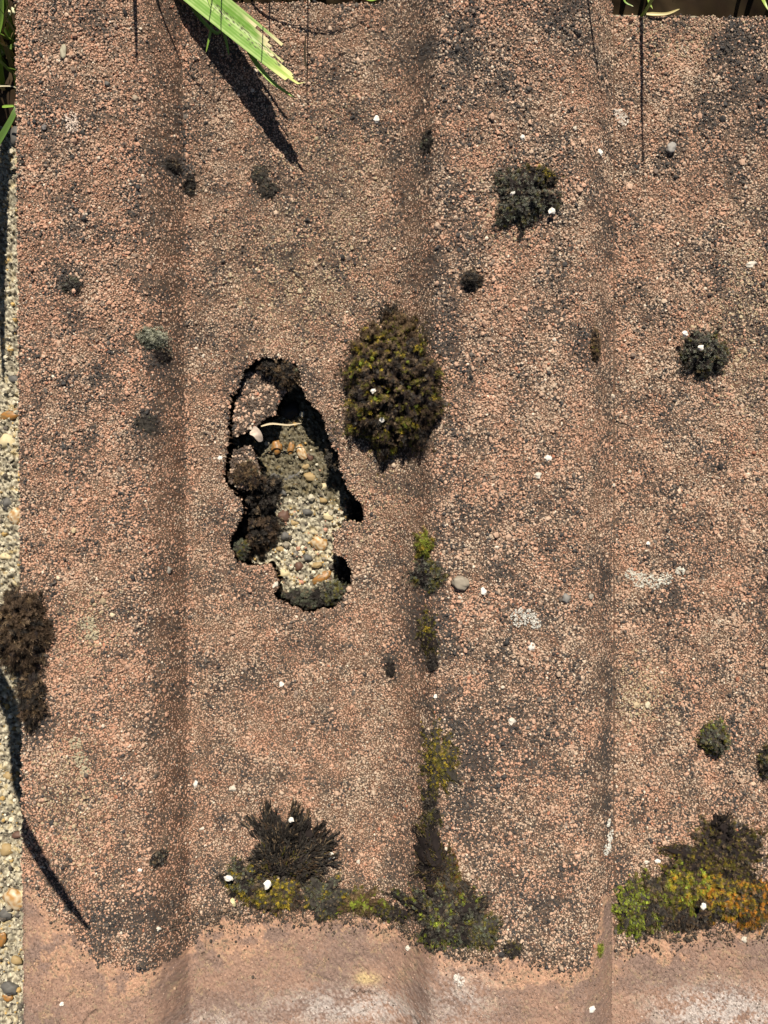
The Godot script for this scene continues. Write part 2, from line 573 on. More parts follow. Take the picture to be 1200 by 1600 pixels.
# One cushion of moss: a bumpy dome and its shoots. q: px, py, rx, ry (photograph pixels), height mm, gap mm, length mm,
# palette (ordered, colours keep together), kind: rosette / strand / hair, lean (x, z), yaw
func lobe(parent: Node3D, q: Dictionary) -> void:
	var ground: Callable = q.get("ground", tile_y)
	var c: Vector3 = on_tile(q.at[0], q.at[1]) if not q.has("level") else level(q.at[0], q.at[1], q.level)
	var k := PX * (EYE + PAN - c.y) / EYE
	var rx: float = q.r[0] * k
	var rz: float = q.r[1] * k
	var H: float = q.h
	var yaw: float = q.get("yaw", 0.0)
	var rag: float = q.get("rag", 0.3) * 1.5
	var nn := noise(int(q.at[0] * 7 + q.at[1]), 1.0, 3)
	var outline := func(a: float) -> float: return 1.0 + rag * nn.get_noise_2d(cos(a) * 1.3, sin(a) * 1.3) + rag * 0.5 * nn.get_noise_2d(cos(a) * 4.0 + 9.0, sin(a) * 4.0)
	var spot := func(r: float, a: float) -> Vector3:
		var w: float = outline.call(a) * r
		var v := Vector2(cos(a) * rx * w, sin(a) * rz * w).rotated(yaw)
		var x := c.x + v.x
		var z := c.z + v.y
		var y: float = ground.call(x, z)
		var dome := pow(maxf(1.0 - r * r, 0.0), q.get("steep", 0.5))
		return Vector3(x, y + H * dome * (0.85 + 0.6 * nn.get_noise_2d(v.x * 0.22 + 40.0, v.y * 0.22) + 0.35 * nn.get_noise_2d(v.x * 0.7, v.y * 0.7 + 40.0)), z)
	var o := parent.position
	var pal: Array = q.pal
	# dome
	var st := SurfaceTool.new()
	st.begin(Mesh.PRIMITIVE_TRIANGLES)
	var rings := 9
	var segs := 36
	var P := []
	for i in rings + 2:
		for j in segs:
			var r := minf(float(i) / rings, 1.0)
			var p: Vector3 = spot.call(r * 0.93, TAU * j / segs)
			if i == rings: p.y -= H * 0.3
			if i == rings + 1: p.y = ground.call(p.x, p.z) - 1.0
			P.append(p)
	for i in rings + 1:
		for j in segs:
			var a: Vector3 = P[i * segs + j]
			var b: Vector3 = P[i * segs + (j + 1) % segs]
			var d: Vector3 = P[(i + 1) * segs + j]
			var e: Vector3 = P[(i + 1) * segs + (j + 1) % segs]
			for v in [a, b, e, a, e, d]:
				st.set_color(pal[0] * 0.9)
				st.add_vertex(v * MM - o)
	st.index()
	st.generate_normals()
	piece("cushion", st.commit(), M.soil, parent)
	# shoots
	var kind: String = q.get("kind", "rosette")
	var gap: float = q.get("gap", 1.0) * (0.56 if kind != "strand" else 0.7)
	var n := int(PI * rx * rz / (gap * gap))
	var lean: Vector2 = q.get("lean", Vector2.ZERO)
	var len: float = q.get("len", 2.6) * (0.50 if kind != "strand" else 0.8)
	var bufs := {"a": PackedFloat32Array(), "b": PackedFloat32Array(), "hair": PackedFloat32Array()}
	var seeds := []
	for i in maxi(int(n / 10.0), 4): seeds.append([sqrt(rng.randf()) * 0.98, rng.randf() * TAU, Vector3(rng.randfn() * 0.35, rng.randfn() * 0.1, rng.randfn() * 0.35)])
	for i in n:
		var r := sqrt(rng.randf()) * 1.02
		var stray := rng.randf() < 0.07
		if stray: r = rng.randf_range(1.0, 1.22)
		var a := rng.randf() * TAU
		var tuft: Array = seeds[i % seeds.size()]
		if kind == "strand":
			r = clampf(tuft[0] + rng.randfn() * 0.05, 0.0, 1.1)
			a = tuft[1] + rng.randfn() * 0.06 / maxf(r, 0.2)
		var p: Vector3 = spot.call(r, a)
		var v := Vector2(p.x - c.x, p.z - c.z)
		var out := Vector2(v.x / maxf(rx, 1.0), v.y / maxf(rz, 1.0))
		var up := Vector3(out.x * 1.1 * r + lean.x, 1.0 - 0.35 * r, out.y * 1.1 * r + lean.y) + Vector3(rng.randf_range(-0.6, 0.6), rng.randf_range(-0.2, 0.2), rng.randf_range(-0.6, 0.6)) * (0.3 if kind == "strand" else 1.0)
		if kind == "strand": up += tuft[2]
		up = up.normalized()
		var side := up.cross(Vector3(sin(i * 2.4), 0.3, cos(i * 2.4))).normalized()
		var l := len * rng.randf_range(0.6, 1.25)
		var thick := l * rng.randf_range(0.8, 1.4) if kind != "strand" else minf(l, len) * 0.7
		var b := Basis(side, up, side.cross(up)) * Basis.from_scale(Vector3(thick, l, thick) * MM)
		var u := clampf(0.42 + 0.75 * nn.get_noise_2d(p.x * 0.16, p.z * 0.16) + 0.45 * nn.get_noise_2d(p.x * 0.6 + 7.0, p.z * 0.6) + rng.randf_range(-0.16, 0.16), 0.0, 0.999)
		if stray: l *= 0.7
		var t := u * (pal.size() - 1)
		var col: Color = pal[int(t)] if rng.randf() > t - int(t) else pal[int(t) + 1]
		col = col * rng.randf_range(0.45, 1.5)
		if rng.randf() < 0.09: col = col.lerp(Color(0.26, 0.19, 0.12), 0.7)
		var at := (p - up * l * 0.35) * MM - o
		put(bufs["a" if rng.randf() < 0.5 else "b"], b, at, col)
		if kind == "hair" and rng.randf() < q.get("hairs", 0.5):
			put(bufs.hair, b, at, Color(0.52, 0.53, 0.50) * rng.randf_range(0.6, 1.1))
	var both := {"rosette": [M.shoot_a, M.shoot_b], "hair": [M.shoot_a, M.shoot_b], "strand": [M.strand_a, M.strand_b]}
	swarm("moss_shoots", both[kind][0], M.moss, bufs.a, parent)
	swarm("moss_shoots", both[kind][1], M.moss, bufs.b, parent)
	if bufs.hair.size(): swarm("hair_tips", M.hair, M.moss, bufs.hair, parent)

func moss(called: String, label: String, group: String, lobes: Array) -> Node3D:
	var q: Dictionary = lobes[0]
	var c: Vector3 = on_tile(q.at[0], q.at[1]) if not q.has("level") else level(q.at[0], q.at[1], q.level)
	var o := thing(called, c, label, "moss", group)
	for l in lobes: lobe(o, l)
	return o

# ------------------------------------------------------------------ grass
func leaf_mesh(path: Array, width: float, cols: int, fold: float, taper: float, ends: Callable, color: Callable, flat_up := Vector3.UP) -> ArrayMesh:
	var curve := Curve3D.new()
	for i in path.size():
		var t: Vector3 = (path[mini(i + 1, path.size() - 1)] - path[maxi(i - 1, 0)]) / 6.0
		curve.add_point(path[i], -t, t)
	curve.bake_interval = 1.0
	var total := curve.get_baked_length()
	var rows := clampi(int(total / 1.2), 14, 150)
	var grid := []
	for s in [1.0, -1.0]:
		for i in rows + 1:
			var f := float(i) / rows
			var p := curve.sample_baked(f * total, true)
			var d := (curve.sample_baked(minf(f * total + 1.0, total), true) - curve.sample_baked(maxf(f * total - 1.0, 0.0), true)).normalized()
			var side := d.cross(flat_up)
			if side.length() < 0.05: side = d.cross(Vector3.RIGHT)
			side = side.normalized()
			var up := side.cross(d).normalized()
			var w := width * 0.5 * (1.0 if taper <= 0.0 else pow(1.0 - f, taper)) * minf(1.0, 0.55 + f * 3.0)
			for c in cols + 1:
				var v := 2.0 * c / cols - 1.0
				grid.append((p + side * w * v + up * (fold * absf(v) * w + s * 0.12)) * MM)
	var st := SurfaceTool.new()
	st.begin(Mesh.PRIMITIVE_TRIANGLES)
	for s in 2:
		for i in rows:
			for c in cols:
				var v := 2.0 * (c + 0.5) / cols - 1.0
				if (i + 1.0) / rows > ends.call(v): continue
				var at := s * (rows + 1) * (cols + 1)
				var q := [at + i * (cols + 1) + c, at + i * (cols + 1) + c + 1, at + (i + 1) * (cols + 1) + c + 1, at + (i + 1) * (cols + 1) + c]
				var order: Array = [0, 1, 2, 0, 2, 3] if s == 1 else [0, 2, 1, 0, 3, 2]
				for k in order:
					var cc: int = c + (1 if k == 1 or k == 2 else 0)
					var ii: int = i + (1 if k >= 2 else 0)
					st.set_color(color.call(float(ii) / rows, 2.0 * cc / cols - 1.0))
					st.add_vertex(grid[q[k]])
	st.index()
	st.generate_normals()
	return st.commit()

func whole(_v: float) -> float: return 1.1

# A blade whose shadow falls on the given places: [px, py, height of the surface (or -1: the tile), height of the blade over it].
func cast_path(rows: Array) -> Array:
	var out := []
	for q in rows:
		var p: Vector3 = on_tile(q[0], q[1]) if q[2] < 0 else level(q[0], q[1], q[2])
		out.append(p + SUN * q[3])
	return out

func blade(parent: Node, called: String, path: Array, width: float, tint: Color, mat: Material = null, flat_up := Vector3.UP) -> MeshInstance3D:
	var c := func(f: float, v: float) -> Color:
		return tint.lerp(Color(0.42, 0.36, 0.16), clampf((f - 0.93) * 8.0, 0.0, 0.7)) * (0.85 + 0.25 * absf(v) + 0.12 * sin(v * 19.0))
	return piece(called, leaf_mesh(path, width, 4, 0.25, 0.45, whole, c, flat_up), mat if mat else M.leaf, parent)

# ------------------------------------------------------------------ scene
func _ready() -> void:
	rng.seed = 20240607
	n_big = noise(11, 0.028, 3)
	n_mid = noise(12, 0.16, 3)
	n_fine = noise(13, 0.75, 2)
	n_cell = noise(14, 0.4, 2)
	for i in 97:
		turns.append(Basis(Quaternion(Vector3(rng.randfn(), rng.randfn(), rng.randfn()).normalized(), rng.randf() * TAU)))

	# camera
	var cam := Camera3D.new()
	cam.name = "camera"
	cam.fov = rad_to_deg(2.0 * atan(800.0 * PX / EYE))
	cam.near = 0.01
	cam.far = 120.0
	add_child(cam)
	cam.look_at_from_position(Vector3(0, PAN + EYE, 0) * MM, Vector3.ZERO, Vector3(0, 0, -1))
	cam.current = true
	# sky
	var env := Environment.new()
	env.background_mode = Environment.BG_SKY
	var sky := Sky.new()
	var sm := ProceduralSkyMaterial.new()
	sm.sky_top_color = Color(0.44, 0.51, 0.62)
	sm.sky_horizon_color = Color(0.74, 0.77, 0.80)
	sm.sky_curve = 0.15
	sm.ground_bottom_color = Color(0.20, 0.18, 0.15)
	sm.ground_horizon_color = Color(0.60, 0.62, 0.62)
	sm.sun_angle_max = 2.0
	sky.sky_material = sm
	env.sky = sky
	env.background_energy_multiplier = 0.36
	env.tonemap_mode = Environment.TONE_MAPPER_LINEAR
	env.tonemap_exposure = 1.48
	env.sdfgi_enabled = true
	env.ssao_enabled = true
	env.ssil_enabled = true
	var we := WorldEnvironment.new()
	we.name = "environment"
	we.environment = env
	add_child(we)
	# sun
	var sun := DirectionalLight3D.new()
	sun.name = "sun"
	sun.light_energy = 1.6
	sun.light_color = Color(1.0, 0.95, 0.87)
	sun.light_angular_distance = 0.5
	sun.shadow_enabled = true
	add_child(sun)
	sun.look_at_from_position(SUN, Vector3.ZERO, Vector3.RIGHT)

	# materials
	M.tile = vertex_mat(0.9, 0.35)
	M.grain = vertex_mat(0.72, 0.45)
	M.ground = vertex_mat(0.85, 0.4)
	M.soil = vertex_mat(0.95, 0.2)
	M.moss = vertex_mat(0.7, 0.35)
	M.moss.backlight = Color(0.25, 0.25, 0.25)
	M.moss.cull_mode = BaseMaterial3D.CULL_DISABLED
	M.leaf = vertex_mat(0.42, 0.5)
	M.leaf.backlight = Color(0.5, 0.5, 0.5)
	M.dry = vertex_mat(0.8, 0.3)
	M.white = plain_mat(Color(0.68, 0.66, 0.62), 0.75)
	M.whites = [M.white, plain_mat(Color(0.56, 0.53, 0.47), 0.8), plain_mat(Color(0.62, 0.60, 0.57), 0.8), plain_mat(Color(0.48, 0.44, 0.38), 0.8)]
	M.shoot_a = shoot_rosette(3, 4, 0.9)
	M.shoot_b = shoot_rosette(8, 3, 1.15)
	M.strand_a = shoot_strand(4)
	M.strand_b = shoot_strand(9)
	M.hair = shoot_hair()

	marks()
	ground()
	tiles()
	fragments()
	all_moss()
	all_grass()
	bits()

func marks() -> void:
	# outline of the hole, on the pan
	for q in [[384, 577], [395, 568], [412, 560], [432, 562], [451, 564], [467, 575], [470, 605], [478, 624], [503, 650], [512, 683], [518, 696], [530, 713], [529, 735], [540, 752], [541, 763], [564, 789], [568, 808], [564, 817], [551, 813], [536, 815], [531, 824], [520, 832], [521, 867], [538, 871], [549, 891], [549, 906], [542, 925], [525, 947], [503, 951], [482, 956], [460, 947], [434, 936], [427, 930], [437, 919], [434, 902], [425, 880], [401, 882], [388, 882], [371, 876], [359, 847], [373, 819], [382, 798], [378, 782], [352, 754], [351, 746], [357, 692], [359, 648], [361, 622], [375, 605]]:
		var p := level(q[0], q[1], PAN)
		hole.append(Vector2(p.x, p.z))
	# the line where the sand coating ends
	var line := []
	for q in [[38, 1380], [60, 1400], [100, 1448], [145, 1494], [200, 1512], [300, 1478], [325, 1440], [420, 1436], [600, 1432], [640, 1455], [700, 1492], [800, 1500], [880, 1512], [925, 1500], [942, 1395], [955, 1392]]:
		var p := on_tile(q[0], q[1])
		line.append(Vector2(p.x, p.z))
	line.append(Vector2(89.2, 150.0))
	for q in [[961, 1494], [1000, 1470], [1080, 1452], [1210, 1445]]:
		var p := level(q[0], q[1], 19.0)
		line.append(Vector2(p.x, p.z))
	line.append(Vector2(400, 160))
	edge_line.append(Vector2(-400, line[0].y))
	for p in line: edge_line.append(p)
	# the zooms show dark-grown grains with an outline of their own beside the joint (mid height down) and at the second roll's foot (top)
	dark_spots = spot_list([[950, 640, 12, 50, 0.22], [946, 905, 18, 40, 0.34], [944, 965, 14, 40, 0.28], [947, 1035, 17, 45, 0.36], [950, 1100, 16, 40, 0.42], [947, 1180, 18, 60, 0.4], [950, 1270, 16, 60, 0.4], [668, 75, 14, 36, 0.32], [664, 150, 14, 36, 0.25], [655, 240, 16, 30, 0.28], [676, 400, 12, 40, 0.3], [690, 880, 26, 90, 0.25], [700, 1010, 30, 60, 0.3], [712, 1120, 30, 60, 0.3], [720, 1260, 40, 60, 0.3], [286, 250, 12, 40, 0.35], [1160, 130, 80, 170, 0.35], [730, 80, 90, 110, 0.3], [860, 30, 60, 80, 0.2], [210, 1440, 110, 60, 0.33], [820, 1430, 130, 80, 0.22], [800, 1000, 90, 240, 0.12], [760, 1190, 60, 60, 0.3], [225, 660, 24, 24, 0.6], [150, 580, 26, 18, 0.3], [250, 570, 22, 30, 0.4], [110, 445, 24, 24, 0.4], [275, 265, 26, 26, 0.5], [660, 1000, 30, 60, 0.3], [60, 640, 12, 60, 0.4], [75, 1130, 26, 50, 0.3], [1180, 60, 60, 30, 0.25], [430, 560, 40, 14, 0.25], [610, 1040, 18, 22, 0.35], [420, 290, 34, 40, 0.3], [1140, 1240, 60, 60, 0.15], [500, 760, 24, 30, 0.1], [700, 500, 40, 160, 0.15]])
	clean_spots = spot_list([[1075, 105, 36, 34, 0.5], [455, 545, 60, 26, 0.25], [500, 1200, 200, 170, 0.12], [170, 1180, 120, 250, 0.10], [480, 880, 150, 120, 0.12], [860, 700, 120, 220, 0.06], [110, 900, 80, 200, 0.08], [1060, 1250, 90, 140, 0.08], [430, 30, 70, 60, 0.05], [1000, 1060, 36, 50, 0.3]])
	peach_spots = spot_list([[200, 1540, 46, 22, 1.0], [375, 1468, 60, 40, 0.9], [100, 1500, 50, 46, 0.8], [70, 1420, 30, 70, 0.6], [800, 1525, 130, 26, 0.9], [935, 1450, 16, 60, 1.0], [1040, 1490, 60, 24, 0.9], [250, 1500, 40, 20, 0.5], [600, 1450, 40, 22, 0.7]])
	for q in [[640, 1566, 668, 1568], [668, 1568, 684, 1578], [684, 1578, 700, 1592], [548, 1546, 590, 1552], [158, 1552, 166, 1540], [166, 1540, 178, 1534], [640, 1440, 652, 1462], [316, 1494, 322, 1484]]:
		var a := level(q[0], q[1], PAN)
		var b := level(q[2], q[3], PAN)
		cracks.append([Vector2(a.x, a.z), Vector2(b.x, b.z)])
	olive_spots = spot_list([[560, 1575, 150, 36, 0.75], [1120, 1580, 110, 40, 1.25], [720, 1560, 60, 50, 0.45], [330, 1600, 90, 26, 0.4], [575, 1527, 22, 12, 1.0], [470, 430, 130, 110, 0.6], [1000, 1085, 50, 60, 0.7], [1160, 500, 60, 160, 0.5], [780, 330, 60, 100, 0.2], [140, 975, 40, 60, 0.5], [110, 1250, 60, 110, 0.45], [520, 250, 110, 120, 0.3], [1060, 60, 140, 50, 0.35], [590, 760, 60, 100, 0.3]])

func ground_y(x: float, z: float) -> float:
	if absf(x) > 260.0 or absf(z) > 300.0: return 0.0
	return 0.9 * n_mid.get_noise_2d(x * 0.8, z * 0.8) + 1.7 * n_cell.get_noise_2d(x, z) + 0.7 * n_fine.get_noise_2d(x * 0.9, z * 0.9)

func ground_color(x: float, z: float) -> Color:
	var a := n_mid.get_noise_2d(x * 0.9 + 5.0, z * 0.9)
	var f := n_fine.get_noise_2d(x + 40.0, z)
	var g := n_cell.get_noise_2d(x * 1.3, z * 1.3 + 60.0)
	var c := Color(0.46, 0.43, 0.335).lerp(Color(0.15, 0.13, 0.095), clampf(0.36 + g * 2.0, 0.0, 1.0))
	c = c.lerp(Color(0.40, 0.30, 0.12), clampf(a * 1.4 - 0.35, 0.0, 0.6))
	c = c.lerp(Color(0.06, 0.055, 0.048), clampf(f * 1.3 - a * 1.2 - 0.15, 0.0, 0.85))
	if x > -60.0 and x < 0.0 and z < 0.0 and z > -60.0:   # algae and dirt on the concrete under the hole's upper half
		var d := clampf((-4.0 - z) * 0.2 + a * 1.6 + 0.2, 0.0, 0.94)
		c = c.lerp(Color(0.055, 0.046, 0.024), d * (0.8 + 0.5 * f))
	return c * (1.0 + 0.35 * f)

func ground() -> void:
	var xs := PackedFloat32Array([-40000.0, -8000.0, -1500.0, -400.0, -260.0, -220.0, -190.0])
	var x := -172.0
	while x < -132.0:
		xs.append(x)
		x += 0.5
	for v in [-125.0, -110.0, -95.0, -80.0]: xs.append(v)
	x = -68.0
	while x < -2.0:
		xs.append(x)
		x += 0.5
	for v in [5.0, 30.0, 70.0, 120.0, 180.0, 260.0, 400.0, 1500.0, 8000.0, 40000.0]: xs.append(v)
	var zs := PackedFloat32Array([-40000.0, -8000.0, -1500.0, -400.0, -300.0, -250.0])
	var z := -220.0
	while z < 220.0:
		zs.append(z)
		z += 0.55
	for v in [250.0, 300.0, 400.0, 1500.0, 8000.0, 40000.0]: zs.append(v)
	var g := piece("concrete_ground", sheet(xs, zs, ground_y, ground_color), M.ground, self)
	tag(g, "pale pebbly concrete under the tiles, seen at the side and through the hole", "ground", "", "structure")
	# grit in the concrete
	var buf := PackedFloat32Array()
	for i in 6500:
		var in_hole := rng.randf() < 0.3
		var gx := rng.randf_range(-56.0, -14.0) if in_hole else rng.randf_range(-166.0, -136.0)
		var gz := rng.randf_range(-42.0, 42.0) if in_hole else rng.randf_range(-165.0, 214.0)
		var r := rng.randf_range(0.18, 0.55)
		if rng.randf() < 0.12: r *= rng.randf_range(1.6, 2.8)
		var k := rng.randf()
		var c := Color(0.52, 0.48, 0.38)
		if k < 0.22: c = Color(0.08, 0.07, 0.06)
		elif k < 0.36: c = Color(0.40, 0.27, 0.10)
		elif k < 0.55: c = Color(0.27, 0.24, 0.19)
		elif k > 0.93: c = Color(0.60, 0.56, 0.46)
		if in_hole and rng.randf() < 0.08: c = Color(0.36, 0.20, 0.14)
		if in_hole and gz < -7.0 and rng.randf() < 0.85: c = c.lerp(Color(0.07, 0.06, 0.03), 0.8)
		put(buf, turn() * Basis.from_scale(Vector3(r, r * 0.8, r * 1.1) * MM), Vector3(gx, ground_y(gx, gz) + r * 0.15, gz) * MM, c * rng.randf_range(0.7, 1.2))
	swarm("grit", stone(21, 0, 0.5, false), M.grain, buf, g)
	# pebbles set in the concrete: px, py, width, height (pixels), turn, colour, gloss
	var round_ := [stone(31, 2, 0.28, true), stone(32, 2, 0.35, true), stone(33, 2, 0.22, true), stone(34, 2, 0.45, true)]
	var amber := [stone_two(41, Color(0.33, 0.17, 0.045), Color(0.50, 0.42, 0.30)), stone_two(42, Color(0.30, 0.135, 0.03), Color(0.17, 0.11, 0.05))]
	var n := 0
	for q in [[15, 648, 34, 17, -0.3, 1], [8, 690, 26, 28, 0.2, 5], [24, 806, 22, 28, 0.5, 0], [8, 786, 20, 22, 0.0, 3], [14, 1092, 15, 14, 0.0, 4], [35, 1181, 26, 17, 0.3, 0], [24, 1406, 38, 32, 0.6, 0], [8, 1430, 22, 18, 0.2, 3], [3, 1467, 14, 24, 0.2, 1], [27, 1306, 22, 12, 0.0, 2], [21, 592, 22, 14, 0.4, 3], [38, 1330, 10, 14, 0.1, 1], [30, 1140, 12, 9, 0.1, 5], [12, 1215, 22, 15, 0.5, 4], [8, 1330, 22, 22, 0.1, 4], [16, 1545, 26, 18, 0.3, 3], [34, 1400, 12, 20, 0.1, 5], [6, 870, 18, 12, 0.2, 5], [28, 212, 26, 34, 0.1, 3], [30, 250, 22, 20, 0.2, 5], [33, 660, 10, 18, 0, 5], [10, 1560, 18, 12, 0.2, 1], [26, 1500, 18, 14, 0.5, 4],
			[432, 699, 17, 24, 0.1, 1], [454, 700, 10, 23, 0.2, 1], [471, 706, 14, 26, -0.4, 0], [484, 714, 9, 14, -0.5, 2], [452, 640, 34, 28, 0.0, 6], [443, 806, 19, 21, 0.0, 2], [459, 817, 15, 13, 0.0, 4], [504, 760, 18, 11, -0.1, 5], [499, 849, 26, 22, 0.4, 0], [502, 903, 34, 15, -0.55, 1], [445, 838, 15, 15, 0.0, 3], [467, 885, 13, 15, 0.0, 2], [496, 883, 16, 9, -0.2, 4], [512, 806, 18, 14, 0.4, 5], [480, 872, 14, 12, 0.2, 3], [444, 896, 17, 13, 0.1, 5], [470, 910, 10, 9, 0.1, 7], [462, 865, 14, 13, 0.3, 3], [437, 858, 14, 10, 0.3, 4], [480, 800, 16, 11, 0.1, 3], [455, 745, 36, 14, -0.4, 3], [485, 745, 22, 14, 0.2, 4], [440, 770, 16, 12, 0.2, 3], [505, 782, 12, 9, 0.2, 4], [430, 745, 14, 11, 0.3, 3], [478, 728, 16, 10, -0.3, 4]]:
		var p := level(q[0], q[1], 1.0)
		var k := PX * (EYE + PAN - 1.0) / EYE * 0.5
		var stuff: int = q[5]
		var mesh: Mesh = amber[stuff] if stuff <= 1 else round_[n % 4]
		var mat: Material = M.pebble
		if stuff >= 2: mat = M.pebbles[stuff - 2]
		var o := piece("pebble", mesh, mat, g)
		var sy: float = minf(q[2], q[3]) * k * 0.75
		o.transform = Transform3D(Basis(Vector3.UP, -q[4]) * Basis.from_scale(Vector3(q[2] * k, sy, q[3] * k) * MM), Vector3(p.x, ground_y(p.x, p.z) + sy * 0.02, p.z) * MM)
		n += 1

func stone_two(s: int, a: Color, b: Color) -> ArrayMesh:   # a flint pebble of two colours
	if not M.has("pebble"):
		M.pebble = vertex_mat(0.45, 0.5)
		M.pebbles = []
		for c in [Color(0.10, 0.055, 0.04), Color(0.09, 0.088, 0.085), Color(0.30, 0.22, 0.11), Color(0.50, 0.43, 0.27), Color(0.02, 0.02, 0.02), Color(0.42, 0.22, 0.16)]:
			M.pebbles.append(plain_mat(c, 0.6, 0.4))
	var src := stone(s, 2, 0.3, true)
	var arr := src.surface_get_arrays(0)
	var nn := noise(s, 1.1, 3)
	var col := PackedColorArray()
	for v in arr[Mesh.ARRAY_VERTEX]:
		var t := nn.get_noise_3dv(v * 1.6)
		col.append(a.lerp(b, clampf(0.5 + t * 4.0, 0.0, 1.0)))
	arr[Mesh.ARRAY_COLOR] = col
	var m := ArrayMesh.new()
	m.add_surface_from_arrays(Mesh.PRIMITIVE_TRIANGLES, arr)
	return m

# ------------------------------------------------------------------ tiles
func left_edge(z: float) -> float:
	return -134.8 + 0.009 * z + 0.5 * n_mid.get_noise_2d(0.0, z) + 0.35 * n_fine.get_noise_2d(3.0, z * 0.7)
func top_edge(x: float) -> float:
	var e := 1.2 * n_mid.get_noise_2d(x * 0.6, 4.0) + 0.5 * n_fine.get_noise_2d(x, 9.0)
	return (-198.6 if x < 89.3 else -194.6) + e

func keep_a(x: float, z: float) -> float:
	var k := minf(minf(x - left_edge(z), z - top_edge(x)), 89.4 + 0.25 * n_mid.get_noise_2d(9.0, z) - x)
	if x > hole_lo.x and x < hole_hi.x and z > hole_lo.y and z < hole_hi.y:
		k = minf(k, poly_out(Vector2(x, z), hole) + 0.5 * n_fine.get_noise_2d(x * 1.3, z * 1.3) + 0.8 * n_cell.get_noise_2d(x, z))
	return k
func near_a(x: float, z: float) -> bool:
	return x < -132.0 or z < -193.0 or x > 87.5 or (x > hole_lo.x and x < hole_hi.x and z > hole_lo.y and z < hole_hi.y)
func keep_b(x: float, z: float) -> float:
	return z - top_edge(maxf(x, 89.4))
func near_b(_x: float, z: float) -> bool:
	return z < -190.0
func tile_b_y(x: float, z: float) -> float:
	return tile_y(maxf(x, 89.21), z)
func broken(x: float, z: float) -> Color:
	var f := n_fine.get_noise_2d(x * 1.5, z * 1.5)
	return Color(0.31, 0.20, 0.145).lerp(Color(0.09, 0.07, 0.056), clampf(0.3 + n_mid.get_noise_2d(x, z) * 1.5, 0.0, 1.0)) * (1.0 + 0.5 * f)

func sand_a(x: float, z: float) -> float:
	var k := keep_a(x, z) if near_a(x, z) else 9.0
	if k < 0.15: return -1.0
	return clampf(0.5 + coated(x, z) * 0.8, 0.0, 1.0)
func sand_b(x: float, z: float) -> float:
	if keep_b(x, z) < 0.15: return -1.0
	return clampf(0.5 + coated(x, z) * 0.8, 0.0, 1.0)

func grain_meshes() -> Array:
	return [stone(51, 0, 0.55, false), stone(52, 0, 0.6, false)]

func tiles() -> void:
	var gm := grain_meshes()
	var a := thing("roof_tile", Vector3.ZERO, "large weathered orange roof tile with two broad rolls and a hole broken through its pan", "roof tile", "sand-faced concrete roof tiles")
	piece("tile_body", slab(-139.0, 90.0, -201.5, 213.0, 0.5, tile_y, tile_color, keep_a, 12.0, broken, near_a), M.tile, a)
	for v in gm.size():
		var buf := PackedFloat32Array()
		sand(-139.0, 90.0, -201.0, 206.0, 0.67, sand_a, tile_y, buf)
		swarm("sand_coating", gm[v], M.grain, buf, a)
	underside(a, -135.0, 88.5, -196.0, 212.5, true)
	for x in [-60.0, 60.0]: nib(a, x)
	var b := thing("roof_tile", Vector3.ZERO, "orange roof tile on the right side of the picture, its flat pan tucked under the holed tile", "roof tile", "sand-faced concrete roof tiles")
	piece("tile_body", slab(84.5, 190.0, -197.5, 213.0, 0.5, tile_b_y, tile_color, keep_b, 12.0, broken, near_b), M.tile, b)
	for v in gm.size():
		var buf := PackedFloat32Array()
		sand(90.2, 168.0, -197.0, 206.0, 0.67, sand_b, tile_b_y, buf)
		swarm("sand_coating", gm[v], M.grain, buf, b)
	underside(b, 91.0, 189.5, -193.0, 212.5, false)
	for x in [110.0, 170.0]: nib(b, x)

func underside(parent: Node3D, x0: float, x1: float, z0: float, z1: float, holed: bool) -> void:
	var st := SurfaceTool.new()
	st.begin(Mesh.PRIMITIVE_TRIANGLES)
	var s := 3.0
	var nx := int((x1 - x0) / s)
	var nz := int((z1 - z0) / s)
	for j in nz:
		for i in nx:
			var x := x0 + i * s
			var z := z0 + j * s
			if holed and x > hole_lo.x - 3 and x < hole_hi.x and z > hole_lo.y - 3 and z < hole_hi.y and poly_out(Vector2(x + 1.5, z + 1.5), hole) < 2.2: continue
			var q := []
			for d in [[0, 0], [1, 0], [1, 1], [0, 1]]:
				var vx: float = x + d[0] * s
				var vz: float = z + d[1] * s
				q.append(Vector3(vx, (tile_base(vx, vz) if holed else tile_base(maxf(vx, 89.21), vz)) - 12.0, vz) * MM)
			for k in [0, 2, 1, 0, 3, 2]:
				st.set_color(Color(0.20, 0.13, 0.10))
				st.add_vertex(q[k])
	st.index()
	st.generate_normals()
	piece("underside", st.commit(), M.tile, parent)

func nib(parent: Node3D, x: float) -> void:
	var base := tile_base(x, 200.0) - 11.0
	var st := SurfaceTool.new()
	st.begin(Mesh.PRIMITIVE_TRIANGLES)
	var box := BoxMesh.new()
	box.size = Vector3(22, base + 0.6, 14) * MM
	box.subdivide_width = 2
	st.append_from(box, 0, Transform3D(Basis(), Vector3(x, (base - 0.6) * 0.5, 200.0) * MM))
	piece("nib", st.commit(), plain_mat(Color(0.20, 0.13, 0.10), 0.95), parent)

